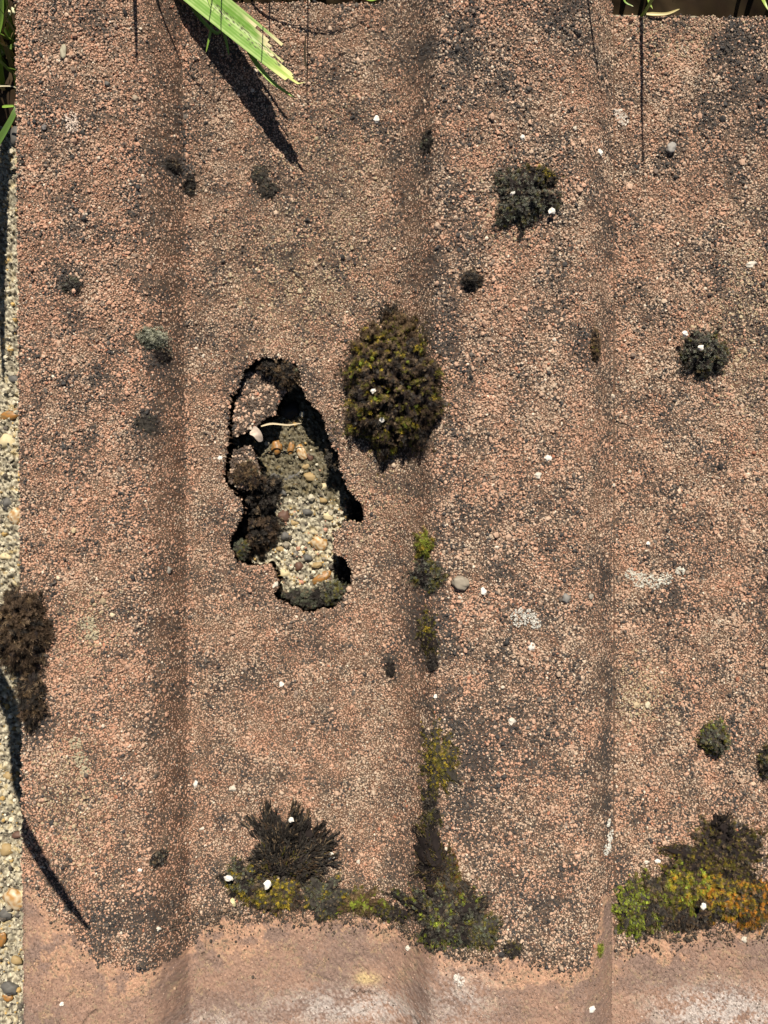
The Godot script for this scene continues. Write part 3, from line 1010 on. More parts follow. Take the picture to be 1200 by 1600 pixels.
func fragments() -> void:
	var gm := stone(51, 0, 0.55, false)
	for q in [
			{"label": "larger sunken piece of broken tile in the upper end of the hole", "poly": [[376, 590], [386, 578], [400, 576], [420, 585], [441, 596], [446, 612], [434, 632], [430, 648], [413, 655], [400, 666], [391, 674], [372, 683], [363, 686], [364, 650], [367, 624]], "a": Vector3(14.8, -0.26, 0.03), "at": Vector2(400, 630)},
			{"label": "smaller broken tile piece below it at the left rim of the hole", "poly": [[364, 704], [380, 698], [391, 693], [398, 706], [404, 725], [408, 745], [398, 764], [372, 768], [357, 752], [360, 722]], "a": Vector3(16.0, -0.28, -0.05), "at": Vector2(380, 730)}]:
		var poly := PackedVector2Array()
		var lo := Vector2(1e9, 1e9)
		var hi := -lo
		var mid := level(q.at.x, q.at.y, 16.0)
		for v in q.poly:
			var p := level(v[0], v[1], 16.0)
			poly.append(Vector2(p.x - mid.x, p.z - mid.z))
			lo = lo.min(poly[-1])
			hi = hi.max(poly[-1])
		var plane: Vector3 = q.a
		var top := func(x: float, z: float) -> float: return plane.x + plane.y * x + plane.z * z + 0.5 * n_mid.get_noise_2d(x * 1.5 + mid.x, z * 1.5)
		var keep := func(x: float, z: float) -> float: return -poly_out(Vector2(x, z), poly) - 0.3 + 0.4 * n_fine.get_noise_2d(x, z + mid.z)
		var col := func(x: float, z: float) -> Color: return tile_color(x + mid.x, z + mid.z)
		var near := func(_x: float, _z: float) -> bool: return true
		var o := thing("tile_fragment", Vector3(mid.x, 0, mid.z), q.label, "tile fragment", "broken bits of tile in the hole")
		piece("fragment_body", slab(lo.x - 1, hi.x + 1, lo.y - 1, hi.y + 1, 0.5, top, col, keep, 9.0, broken, near), M.tile, o)
		var buf := PackedFloat32Array()
		for k in 2:
			var ok := func(x: float, z: float) -> float: return 1.0 if keep.call(x, z) > 0.1 else 0.0
			var nx := int((hi.x - lo.x) / 0.95)
			var nz := int((hi.y - lo.y) / 0.95)
			for j in nz:
				for i in nx:
					var x := lo.x + (i + rng.randf()) * 0.95
					var z := lo.y + (j + rng.randf()) * 0.95
					if ok.call(x, z) <= 0.0: continue
					var r := rng.randf_range(0.4, 0.75)
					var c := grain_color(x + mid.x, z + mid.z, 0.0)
					if n_mid.get_noise_2d(x * 1.2, z * 1.2 + mid.z) > -0.25 and rng.randf() < 0.7: c = Color(0.075, 0.055, 0.044) * rng.randf_range(0.6, 1.5)
					put(buf, turn() * Basis.from_scale(Vector3(r, r * 0.85, r * 1.1) * MM), Vector3(x, top.call(x, z) + 0.1, z) * MM, c)
		swarm("sand_coating", gm, M.grain, buf, o)

# ------------------------------------------------------------------ moss
func all_moss() -> void:
	var G := "moss cushions on the tiles"
	moss("moss_cushion", "largest moss cushion, brown with yellow-green specks, right of the hole", G, [
		{"at": [612, 618], "r": [70, 92], "h": 16.0, "steep": 0.4, "gap": 0.72, "len": 2.1, "pal": [BLACK, SOOT, UMBER, UMBER, UMBER, OLIVE, OLIVE, GOLD, LEAF], "rag": 0.18},
		{"at": [607, 548], "r": [52, 52], "h": 8.0, "gap": 0.72, "len": 2.1, "pal": [UMBER, UMBER, TAN, OLIVE, GOLD], "lean": Vector2(0, -0.3)},
		{"at": [609, 496], "r": [17, 20], "h": 4.0, "gap": 0.9, "len": 4.0, "pal": [SOOT, UMBER], "kind": "strand", "lean": Vector2(0, -0.9)}])
	moss("moss_cushion", "round dark grey-green moss cushion on the middle roll, upper right of the picture", G, [
		{"at": [818, 318], "r": [46, 42], "h": 6.0, "gap": 0.75, "len": 2.0, "pal": [BLACK, SOOT, GREY, SOOT, GREY, OLIVE, GREY], "kind": "hair", "hairs": 0.6, "rag": 0.5},
		{"at": [845, 280], "r": [24, 20], "h": 3.5, "gap": 0.9, "len": 2.0, "pal": [BLACK, SOOT, OLIVE, GOLD], "rag": 0.6}])
	moss("moss_cushion", "dark grey moss cushion on the right tile, level with the large brown one", G, [
		{"at": [1097, 553], "r": [36, 36], "h": 7.0, "gap": 0.72, "len": 1.9, "pal": [BLACK, SOOT, GREY, SOOT, OLIVE, GREY], "kind": "hair", "hairs": 0.5, "rag": 0.5}])
	moss("moss_cushion", "small round green moss cushion low on the right tile", G, [
		{"at": [1113, 1153], "r": [22, 26], "h": 7.0, "gap": 0.75, "len": 1.8, "pal": [SOOT, GREY, OLIVE, LEAF, GREY], "kind": "hair", "hairs": 0.3, "rag": 0.35}])
	moss("moss_cushion", "dark green moss cushion cut off by the right picture edge", G, [
		{"at": [1198, 1188], "r": [15, 26], "h": 5.0, "gap": 0.8, "len": 2.2, "pal": [BLACK, SOOT, OLIVE, GREY]}])
	moss("moss_tuft", "small black moss tuft on the middle roll above the largest cushion's right", G, [
		{"at": [736, 439], "r": [16, 14], "h": 4.0, "gap": 0.7, "len": 1.9, "pal": [BLACK, SOOT, UMBER]}])
	moss("moss_tuft", "narrow brown moss streak near the right edge of the middle roll", G, [
		{"at": [930, 540], "r": [9, 25], "h": 2.6, "gap": 0.7, "len": 1.6, "pal": [BLACK, UMBER, TAN, OLIVE]}])
	moss("moss_tuft", "small dark double moss patch in the pan below the grass shadow", G, [
		{"at": [405, 275], "r": [14, 16], "h": 1.0, "gap": 0.7, "len": 1.2, "pal": [SOOT, SOOT, GREY]},
		{"at": [420, 298], "r": [15, 14], "h": 1.3, "gap": 0.7, "len": 1.2, "pal": [SOOT, SOOT, GREY]}])
	moss("moss_tuft", "pale grey hairy moss tuft on the left roll", G, [
		{"at": [238, 528], "r": [18, 14], "h": 2.5, "gap": 0.7, "len": 2.2, "pal": [GREY, PALE, PALE], "kind": "hair", "hairs": 1.0}])
	moss("moss_tuft", "dark moss tuft touching the pale grey hairy tuft on the left roll", G, [
		{"at": [256, 554], "r": [9, 13], "h": 1.6, "gap": 0.7, "len": 1.4, "pal": [BLACK, SOOT]}])
	moss("moss_tuft", "flat black moss patch on the left roll, left of the hole", G, [
		{"at": [226, 660], "r": [17, 14], "h": 0.7, "gap": 0.8, "len": 1.0, "pal": [SOOT, SOOT, GREY], "rag": 0.5}])
	moss("moss_tuft", "small grey-black moss patch high on the left roll near the tile's outer edge", G, [
		{"at": [113, 446], "r": [16, 13], "h": 0.9, "gap": 0.7, "len": 1.5, "pal": [BLACK, SOOT, GREY], "kind": "hair", "hairs": 0.4}])
	moss("moss_tuft", "upright black moss patch in the crease of the left roll, above the hole", G, [
		{"at": [298, 288], "r": [9, 18], "h": 2.0, "gap": 0.7, "len": 1.5, "pal": [BLACK, SOOT, GREY]},
		{"at": [273, 262], "r": [9, 10], "h": 1.8, "gap": 0.7, "len": 1.5, "pal": [BLACK, SOOT]}])
	moss("moss_tuft", "black moss patch in the crease left of the middle roll, near the top", G, [
		{"at": [667, 222], "r": [8, 18], "h": 2.0, "gap": 0.7, "len": 1.6, "pal": [BLACK, SOOT, GREY]}])
	moss("moss_tuft", "bright green and dark moss tuft in the crease beside a grey pebble", G, [
		{"at": [662, 852], "r": [13, 20], "h": 3.5, "gap": 0.7, "len": 2.0, "pal": [OLIVE, LEAF, OLIVE, GOLD], "rag": 0.5},
		{"at": [673, 897], "r": [24, 22], "h": 3.0, "gap": 0.8, "len": 2.0, "pal": [BLACK, SOOT, GREY, OLIVE, GREY], "kind": "hair", "hairs": 0.3, "rag": 0.5}])
	moss("moss_tuft", "olive moss strip in the crease below the bright green tuft", G, [
		{"at": [666, 985], "r": [15, 34], "h": 1.6, "gap": 0.75, "len": 1.5, "pal": [BLACK, OLIVE, SOOT, OLIVE, GOLD], "rag": 0.6},
		{"at": [676, 1035], "r": [8, 16], "h": 1.8, "gap": 0.75, "len": 1.6, "pal": [BLACK, SOOT]}])
	moss("moss_tuft", "tiny black moss dot in the pan between hole and lower crease", G, [
		{"at": [610, 1046], "r": [8, 13], "h": 1.2, "gap": 0.7, "len": 1.3, "pal": [BLACK, SOOT]}])
	moss("moss_tuft", "small black moss dot on the lower left roll", G, [
		{"at": [248, 1342], "r": [11, 13], "h": 1.6, "gap": 0.7, "len": 1.5, "pal": [BLACK, SOOT, GREY], "kind": "hair", "hairs": 0.3}])
	moss("moss_cushion", "long olive and black moss mass running down the crease to the bare strip", G, [
		{"at": [684, 1188], "r": [26, 46], "h": 2.4, "gap": 0.85, "len": 1.6, "pal": [SOOT, OLIVE, OLIVE, GOLD, BLACK, OLIVE], "rag": 0.7},
		{"at": [672, 1265], "r": [15, 40], "h": 2.0, "gap": 0.85, "len": 1.6, "pal": [BLACK, SOOT, OLIVE, SOOT], "rag": 0.7},
		{"at": [672, 1345], "r": [26, 50], "h": 3.5, "gap": 0.85, "len": 3.0, "pal": [BLACK, SOOT, UMBER, OLIVE, SOOT], "kind": "strand", "lean": Vector2(-0.5, -0.6), "rag": 0.4},
		{"at": [708, 1375], "r": [20, 54], "h": 3.2, "gap": 0.85, "len": 1.9, "pal": [SOOT, UMBER, OLIVE, RUST * 0.3], "rag": 0.6, "yaw": -0.35},
		{"at": [690, 1430], "r": [58, 42], "h": 5.5, "gap": 0.7, "len": 1.7, "pal": [BLACK, SOOT, SOOT, GREY, OLIVE, LEAF, LIME], "rag": 0.6},
		{"at": [748, 1450], "r": [30, 30], "h": 3.4, "gap": 0.85, "len": 1.8, "pal": [SOOT, OLIVE, GREY, OLIVE], "rag": 0.6}])
	moss("moss_cushion", "black spiky moss fan with yellow-green foot at the lower end of the pan", G, [
		{"at": [450, 1318], "r": [52, 50], "h": 2.6, "gap": 0.9, "len": 7.4, "pal": [BLACK, BLACK, SOOT, SOOT, UMBER], "kind": "strand", "lean": Vector2(0, -1.3), "rag": 0.5},
		{"at": [466, 1345], "r": [52, 34], "h": 3.6, "gap": 0.9, "len": 6.2, "pal": [BLACK, SOOT, SOOT, UMBER, OLIVE], "kind": "strand", "lean": Vector2(0.5, -1.1), "rag": 0.4},
		{"at": [375, 1372], "r": [30, 28], "h": 4.0, "gap": 0.8, "len": 1.8, "pal": [BLACK, SOOT, GREY, OLIVE, GOLD], "rag": 0.5},
		{"at": [430, 1396], "r": [48, 28], "h": 4.5, "gap": 0.8, "len": 2.1, "pal": [SOOT, UMBER, OLIVE, GOLD, OLIVE], "rag": 0.6},
		{"at": [506, 1398], "r": [34, 30], "h": 4.5, "gap": 0.8, "len": 1.7, "pal": [SOOT, SOOT, GREY, OLIVE, GOLD], "rag": 0.5},
		{"at": [562, 1408], "r": [34, 20], "h": 3.6, "gap": 0.8, "len": 1.9, "pal": [UMBER, TAN, OLIVE, LEAF, LIME], "rag": 0.6},
		{"at": [608, 1420], "r": [24, 15], "h": 2.8, "gap": 0.8, "len": 1.7, "pal": [BLACK, SOOT, OLIVE, LEAF], "rag": 0.6}])
	moss("moss_cushion", "broad moss bank on the right tile, bright green to yellow and orange", G, [
		{"at": [1120, 1345], "r": [70, 46], "h": 3.6, "gap": 0.9, "len": 2.0, "pal": [BLACK, SOOT, UMBER, OLIVE, UMBER, OLIVE, GOLD * 0.6], "rag": 0.7},
		{"at": [1128, 1300], "r": [22, 26], "h": 4.0, "gap": 0.8, "len": 3.6, "pal": [BLACK, BLACK, SOOT], "kind": "strand", "lean": Vector2(0, -0.8), "rag": 0.5},
		{"at": [985, 1420], "r": [26, 48], "h": 5.0, "gap": 0.62, "len": 1.5, "pal": [SOOT, OLIVE, LEAF, LEAF, LIME, LEAF, GREY], "rag": 0.45},
		{"at": [1022, 1405], "r": [38, 40], "h": 5.0, "gap": 0.8, "len": 2.2, "pal": [SOOT, SOOT, UMBER, OLIVE, LEAF, LIME], "rag": 0.45},
		{"at": [1070, 1388], "r": [44, 36], "h": 5.0, "gap": 0.7, "len": 2.2, "pal": [UMBER, SOOT, OLIVE, LEAF, GOLD, LIME, GOLD, RUST], "rag": 0.5},
		{"at": [1132, 1398], "r": [42, 36], "h": 5.0, "gap": 0.7, "len": 2.2, "pal": [SOOT, UMBER, OLIVE, GOLD, RUST, GOLD, RUST], "rag": 0.5},
		{"at": [1182, 1404], "r": [36, 34], "h": 5.0, "gap": 0.7, "len": 2.2, "pal": [SOOT, UMBER, OLIVE, RUST, RUST * 0.7, RUST], "rag": 0.5},
		{"at": [1075, 1430], "r": [44, 18], "h": 4.0, "gap": 0.8, "len": 2.0, "pal": [BLACK, SOOT, UMBER, TAN], "rag": 0.4}])
	var low := func(x: float, z: float) -> float: return ground_y(x, z)
	moss("moss_cushion", "dark brown dried moss clump at the tile's left outer edge", G, [
		{"at": [30, 985], "r": [60, 64], "h": 13.0, "gap": 0.9, "len": 3.4, "pal": [BLACK, UMBER, UMBER, UMBER, TAN], "rag": 0.25, "lean": Vector2(0.1, 0.2), "level": 36.0, "ground": func(x: float, _z: float) -> float: return tile_base(maxf(x, -135.5), 40.0) - 3.0 if x > -137.5 else 22.0},
		{"at": [60, 1085], "r": [22, 44], "h": 6.0, "gap": 0.9, "len": 2.8, "pal": [BLACK, BLACK, UMBER, TAN], "rag": 0.4, "level": 35.0, "ground": func(x: float, _z: float) -> float: return tile_base(maxf(x, -135.5), 70.0) - 1.0 if x > -137.5 else 18.0}])
	var H := "moss in and around the hole"
	moss("moss_cushion", "dark brown moss heap inside the hole at its left side", H, [
		{"at": [396, 826], "r": [32, 44], "h": 9.0, "gap": 0.8, "len": 2.6, "pal": [BLACK, BLACK, UMBER, UMBER], "rag": 0.4, "level": 8.0, "ground": low},
		{"at": [398, 770], "r": [36, 32], "h": 12.0, "gap": 0.8, "len": 2.6, "pal": [BLACK, BLACK, SOOT, UMBER], "rag": 0.4, "level": 10.0, "ground": low}])
	moss("moss_tuft", "greyish moss pad over the upper rim of the hole", H, [
		{"at": [450, 580], "r": [22, 24], "h": 4.0, "gap": 0.75, "len": 2.2, "pal": [BLACK, SOOT, UMBER, TAN, GREY], "rag": 0.3, "level": 18.0, "ground": func(_x: float, _z: float) -> float: return 16.5},
		{"at": [420, 572], "r": [18, 12], "h": 3.0, "gap": 0.75, "len": 2.0, "pal": [BLACK, SOOT, UMBER], "rag": 0.3, "level": 18.0, "ground": func(_x: float, _z: float) -> float: return 16.5}])
	moss("moss_tuft", "grey-green moss pad along the lower end of the hole", H, [
		{"at": [476, 937], "r": [42, 17], "h": 5.0, "gap": 0.75, "len": 2.0, "pal": [BLACK, SOOT, GREY, GREY], "rag": 0.3, "level": 12.0, "ground": func(_x: float, _z: float) -> float: return 9.0},
		{"at": [522, 930], "r": [20, 20], "h": 6.0, "gap": 0.75, "len": 2.0, "pal": [SOOT, GREY, OLIVE, PALE * 0.6], "rag": 0.3, "level": 12.0, "ground": func(_x: float, _z: float) -> float: return 9.0}])
	moss("moss_tuft", "dark moss in the lower right notch of the hole", H, [
		{"at": [538, 895], "r": [15, 22], "h": 6.0, "gap": 0.75, "len": 2.2, "pal": [BLACK, BLACK, SOOT], "rag": 0.4, "level": 8.0, "ground": low}])
	moss("moss_tuft", "small green-grey moss in the left notch of the hole", H, [
		{"at": [371, 858], "r": [12, 18], "h": 4.0, "gap": 0.75, "len": 1.9, "pal": [SOOT, GREY, OLIVE], "rag": 0.3, "level": 14.0, "ground": func(_x: float, _z: float) -> float: return 12.0}])
	moss("moss_tuft", "dark moss on the smaller broken tile piece", H, [
		{"at": [380, 742], "r": [24, 18], "h": 2.2, "gap": 0.75, "len": 1.9, "pal": [BLACK, UMBER, TAN, GREY], "rag": 0.5, "level": 19.0, "ground": func(_x: float, _z: float) -> float: return 16.8}])
	moss("moss_tuft", "dark moss fringe on the right rim inside the hole", H, [
		{"at": [522, 715], "r": [12, 16], "h": 4.0, "gap": 0.75, "len": 2.4, "pal": [BLACK, SOOT, TAN], "rag": 0.5, "level": 15.0, "ground": func(_x: float, _z: float) -> float: return 11.0},
		{"at": [553, 800], "r": [12, 20], "h": 4.0, "gap": 0.75, "len": 2.2, "pal": [BLACK, SOOT], "rag": 0.4, "level": 8.0, "ground": low}])
	moss("moss_tuft", "black moss blot at the end of the middle roll's sand coating", G, [
		{"at": [800, 1482], "r": [15, 12], "h": 2.2, "gap": 0.75, "len": 1.7, "pal": [BLACK, SOOT, OLIVE]}])
	moss("moss_tuft", "tiny green sprout on the bare strip near the tile joint", G, [
		{"at": [937, 1484], "r": [6, 10], "h": 1.5, "gap": 0.8, "len": 1.6, "pal": [OLIVE, LEAF, LEAF]}])

# ------------------------------------------------------------------ grass
func all_grass() -> void:
	# bare soil beyond the tiles' upper ends
	var xs := PackedFloat32Array()
	var zs := PackedFloat32Array()
	for i in 150: xs.append(-300.0 + i * 4.0)
	for i in 60: zs.append(-330.0 + i * 2.9)
	var sy := func(x: float, z: float) -> float:
		var lim := -203.0 if x > -140.0 else -158.0
		lim += 4.0 * n_mid.get_noise_2d(x * 0.4, 2.0)
		return clampf((lim - z) * 0.8, -3.0, 8.0) + 3.0 * n_mid.get_noise_2d(x * 0.5, z * 0.5)
	var sc := func(x: float, z: float) -> Color: return Color(0.045, 0.032, 0.02) * (1.0 + 0.8 * n_mid.get_noise_2d(x, z))
	var soil := piece("soil", sheet(xs, zs, sy, sc), M.soil, self)
	tag(soil, "dark bare soil beyond the upper ends of the tiles", "soil", "", "structure")

	# broad torn leaf
	var p0 := level(346, 20, 34.0)
	var p1 := level(478, 128, 49.5)
	var d := p1 - p0
	var ends := func(v: float) -> float:
		if v < -0.80: return 0.90
		if v < -0.60: return 0.82
		if v < -0.40: return 0.865
		if v < -0.15: return 0.885
		if v < 0.0: return 0.93
		if v < 0.15: return 0.90
		if v < 0.5: return 0.955 + 0.05 * v
		if v < 0.72: return 1.01
		return 0.97
	var col := func(f: float, v: float) -> Color:
		var c := Color(0.11, 0.235, 0.035).lerp(Color(0.27, 0.38, 0.13), clampf(0.35 + 0.5 * sin(v * 31.0) + 0.5 * sin(v * 7.0 + 1.0) + 0.5 * n_mid.get_noise_2d(f * 200.0, v * 3.0), 0.0, 1.0))
		if absf(v) < 0.06: c = Color(0.34, 0.44, 0.20)
		var e: float = ends.call(v)
		c = c.lerp(Color(0.55, 0.50, 0.30), clampf((f - e + 0.055) * 26.0, 0.0, 1.0))
		c = c.lerp(Color(0.42, 0.50, 0.10), clampf((f - 0.88) * 6.0, 0.0, 0.55))
		if v > -0.25 and v < 0.45 and f > 0.70 and f < 0.93 and n_fine.get_noise_2d(f * 260.0, v * 14.0) > 0.30: c = Color(0.05, 0.045, 0.03)
		return c
	var leaf := thing("grass_leaf", p0 - d * 2.6, "broad bright green grass leaf with a torn pale tip reaching over the tile", "grass leaf")
	var lm := leaf_mesh([p0 - d * 2.6 - leaf.position / MM, p0 - d * 1.6 - leaf.position / MM, p0 - d * 0.6 - leaf.position / MM, p0 + d * 0.2 - leaf.position / MM, p1 - leaf.position / MM], 13.0, 40, 0.20, 0.10, ends, col)
	piece("leaf_blade", lm, M.leaf, leaf)
	# slender green ones beside it
	var G := "thin grass by the torn leaf"
	for q in [
			["thin green grass blade bent like a hook beside the torn leaf", [[270, -60, 20], [300, 10, 28], [335, 50, 32], [345, 44, 33], [330, 10, 33], [318, -20, 30]], 1.8],
			["short pointed green sprout hanging from the torn leaf's left side", [[352, 30, 33], [350, 48, 32], [354, 66, 31], [358, 87, 30]], 1.4],
			["short pale sprout at the left of the hooked blade", [[333, 25, 30], [329, 50, 29], [322, 82, 26]], 1.2],
			["slim olive blade curving out below the torn leaf's tip", [[380, 60, 36], [398, 95, 40], [425, 128, 42], [463, 154, 44]], 2.2]]:
		var pts := []
		for v in q[1]: pts.append(level(v[0], v[1], v[2]))
		var o := thing("grass_leaf", pts[0], q[0], "grass leaf", G)
		for i in pts.size(): pts[i] -= o.position / MM
		blade(o, "blade", pts, q[2], Color(0.22, 0.36, 0.06))
	# stalks rooted beyond the upper end; they throw the thin lines across the tiles
	var tufts := {
		"right": thing("grass_tuft", Vector3(104, 4, -205), "grass stalks rooted behind the right tile's upper end, mostly above the picture", "grass tuft", "grass rooted beyond the tiles"),
		"left": thing("grass_tuft", Vector3(-85, 4, -215), "grass stalks rooted behind the left roll's upper end, mostly above the picture", "grass tuft", "grass rooted beyond the tiles"),
		"side": thing("grass_tuft", Vector3(-190, 0, 0), "tall arching grass off the tile's left side, mostly outside the picture", "grass tuft", "grass rooted beyond the tiles")}
	for q in [
			["right", [[1002, 30, -1, 1], [1002, 90, -1, 22], [1003, 190, -1, 58], [1006, 290, -1, 94]], 1.5, Vector3(99, 4, -200)],
			["right", [[918, -8, -1, 12], [930, 90, -1, 44], [944, 175, -1, 72]], 1.4, Vector3(82, 4, -203)],
			["left", [[211, 5, -1, 18], [213, 60, -1, 34], [214, 104, -1, 50]], 2.2, Vector3(-95, 4, -206)],
			["left", [[244, -5, -1, 34], [268, 62, -1, 52], [300, 122, -1, 52], [334, 160, -1, 46], [347, 148, -1, 42], [353, 130, -1, 36]], 1.5, Vector3(-92, 4, -215)],
			["left", [[395, 5, -1, 20], [430, 32, -1, 26], [490, 52, -1, 32], [540, 46, -1, 30], [588, 26, -1, 24]], 1.3, Vector3(-60, 4, -216)],
			["left", [[337, 90, -1, 52], [334, 150, -1, 62], [333, 195, -1, 70]], 0.7, Vector3(-64, 4, -208)],
			["left", [[480, 185, -1, 70], [482, 240, -1, 86]], 0.6, Vector3(-30, 4, -206)],
			["left", [[355, 120, -1, 60], [364, 212, -1, 74]], 0.7, Vector3(-62, 4, -210)],
			["left", [[420, 250, -1, 78], [440, 280, -1, 92], [468, 312, -1, 104]], 0.6, Vector3(-45, 4, -212)],
			["side", [[16, 1100, 0, 118], [28, 1170, 0, 124], [42, 1250, 0, 128], [66, 1345, -1, 106], [102, 1402, -1, 112], [142, 1455, -1, 116]], 12.0, Vector3(-215, 0, -40)],
			["side", [[6, 200, 0, 44], [6, 330, 0, 56], [3, 460, 0, 64], [6, 600, 0, 70]], 5.5, Vector3(-190, 0, -190)],
			["side", [[3, 180, 0, 50], [0, 300, 0, 66], [-4, 420, 0, 60]], 6.0, Vector3(-200, 0, -200)],
			["side", [[4, 20, 0, 40], [14, 90, 0, 46], [18, 170, 0, 50]], 8.0, Vector3(-196, 0, -236)]]:
		var pts := cast_path(q[1])
		pts.push_front((q[3] + pts[0] * 1.0) * 0.5 if q[3].distance_to(pts[0]) > 30.0 else q[3].lerp(pts[0], 0.4))
		pts.push_front(q[3])
		var t: Node3D = tufts[q[0]]
		for i in pts.size(): pts[i] -= t.position / MM
		blade(t, "blade", pts, q[2], Color(0.13, 0.24, 0.035), null, Vector3(0.0, 0.3, -1.0) if q[2] < 2.6 else Vector3.UP)
	# short grass that shows past the tiles' ends
	var seen := [
		["bright green blade in the picture's top left corner", [[-8, 70, 14], [2, 30, 24], [4, -20, 34]], 4.0, Color(0.20, 0.34, 0.06)],
		["dull green blade lying low in the top left corner, crossing towards the tile", [[-30, 110, 10], [5, 82, 12], [36, 64, 14]], 3.6, Color(0.10, 0.16, 0.035)],
		["brownish dry blade lying under the green ones at the top left", [[-30, 95, 8], [8, 100, 8], [34, 80, 8]], 5.0, Color(0.13, 0.10, 0.045)],
		["short bright blade tip against the tile edge above the concrete", [[18, 185, 12], [24, 172, 14], [35, 166, 15]], 1.8, Color(0.24, 0.38, 0.06)],
		["slim green blade pointing at the tile edge above the short bright tip", [[4, 167, 12], [20, 166, 14], [36, 166, 15]], 1.2, Color(0.22, 0.36, 0.06)],
		["dark green blade slanting down the left picture edge", [[-14, 240, 10], [8, 205, 14], [26, 170, 16], [34, 140, 14]], 3.2, Color(0.08, 0.15, 0.03)],
		["pale dry grass fibre at the left picture edge", [[-10, 135, 14], [18, 135, 16], [32, 140, 14]], 0.6, Color(0.55, 0.50, 0.36)],
		["green blade showing over the pan's upper end", [[600, -10, 12], [580, 0, 16], [560, -8, 18]], 2.0, Color(0.20, 0.32, 0.05)],
		["green blade behind the right tile's upper end near the joint", [[1010, -40, 8], [1013, 0, 14], [1020, 14, 16]], 1.8, Color(0.20, 0.30, 0.05)],
		["dry straw blade lying along the right tile's upper end", [[1010, 22, 20], [1040, 22, 20.5], [1062, 14, 20]], 1.5, Color(0.40, 0.34, 0.15)],
		["green blade behind the right tile's upper end at the picture's right edge", [[1180, -30, 10], [1192, 0, 16], [1200, 16, 17]], 2.4, Color(0.24, 0.34, 0.06)],
		["slim green blade left of the dry straw at the right tile's upper end", [[985, -30, 8], [975, 0, 14], [990, 10, 15]], 1.3, Color(0.16, 0.27, 0.05)]]
	for q in seen:
		var pts := []
		for v in q[1]: pts.append(level(v[0], v[1], v[2]))
		var o := thing("grass_leaf", pts[0], q[0], "grass leaf", "short grass at the tile edges")
		for i in pts.size(): pts[i] -= o.position / MM
		blade(o, "blade", pts, q[2], q[3])
	# the lawn behind, uncounted
	var buf := PackedFloat32Array()
	for i in 1060:
		var x := rng.randf_range(-290.0, 280.0)
		var z := rng.randf_range(-320.0, -212.0)
		if i < 160:
			x = rng.randf_range(-178.0, -143.0)
			z = rng.randf_range(-230.0, -170.0)
		elif x < -150.0: z = rng.randf_range(-320.0, -172.0)
		var h := rng.randf_range(14.0, 34.0) if z > -235.0 else rng.randf_range(25.0, 60.0)
		var up := Vector3(rng.randf_range(-0.6, 0.6), 1.0, rng.randf_range(-0.7, 0.15)).normalized()
		var side := up.cross(Vector3(rng.randfn(), 0, rng.randfn())).normalized()
		var k := rng.randf_range(0.5, 1.2)
		var c := Color(0.12 * k, 0.21 * k, 0.03 * k) if rng.randf() < 0.75 else Color(0.25 * k, 0.20 * k, 0.09 * k)
		put(buf, Basis(side, up, side.cross(up)) * Basis.from_scale(Vector3(rng.randf_range(1.2, 3.0), h, h * 0.4) * MM), Vector3(x, sy.call(x, z) - 1.0, z) * MM, c)
	var lawn := swarm("lawn_grass", blade_unit(), M.leaf, buf, self)
	tag(lawn, "dense short grass growing beyond the upper ends of the tiles", "grass")

func blade_unit() -> ArrayMesh:
	var st := SurfaceTool.new()
	st.begin(Mesh.PRIMITIVE_TRIANGLES)
	for i in 5:
		var a := i / 5.0
		var b := (i + 1) / 5.0
		var wa := 0.5 * pow(1.0 - a, 0.6)
		var wb := 0.5 * pow(1.0 - b, 0.6)
		for s in [-1.0, 1.0]:
			var P0 := Vector3(0, a, a * a * 0.6)
			var P1 := Vector3(0, b, b * b * 0.6)
			var Q0 := P0 + Vector3(s * wa, 0, -0.02)
			var Q1 := P1 + Vector3(s * wb, 0, -0.02)
			var order := [P0, P1, Q1, P0, Q1, Q0] if s > 0 else [P0, Q1, P1, P0, Q0, Q1]
			for v in order: st.add_vertex(v)
	st.generate_normals()
	return st.commit()

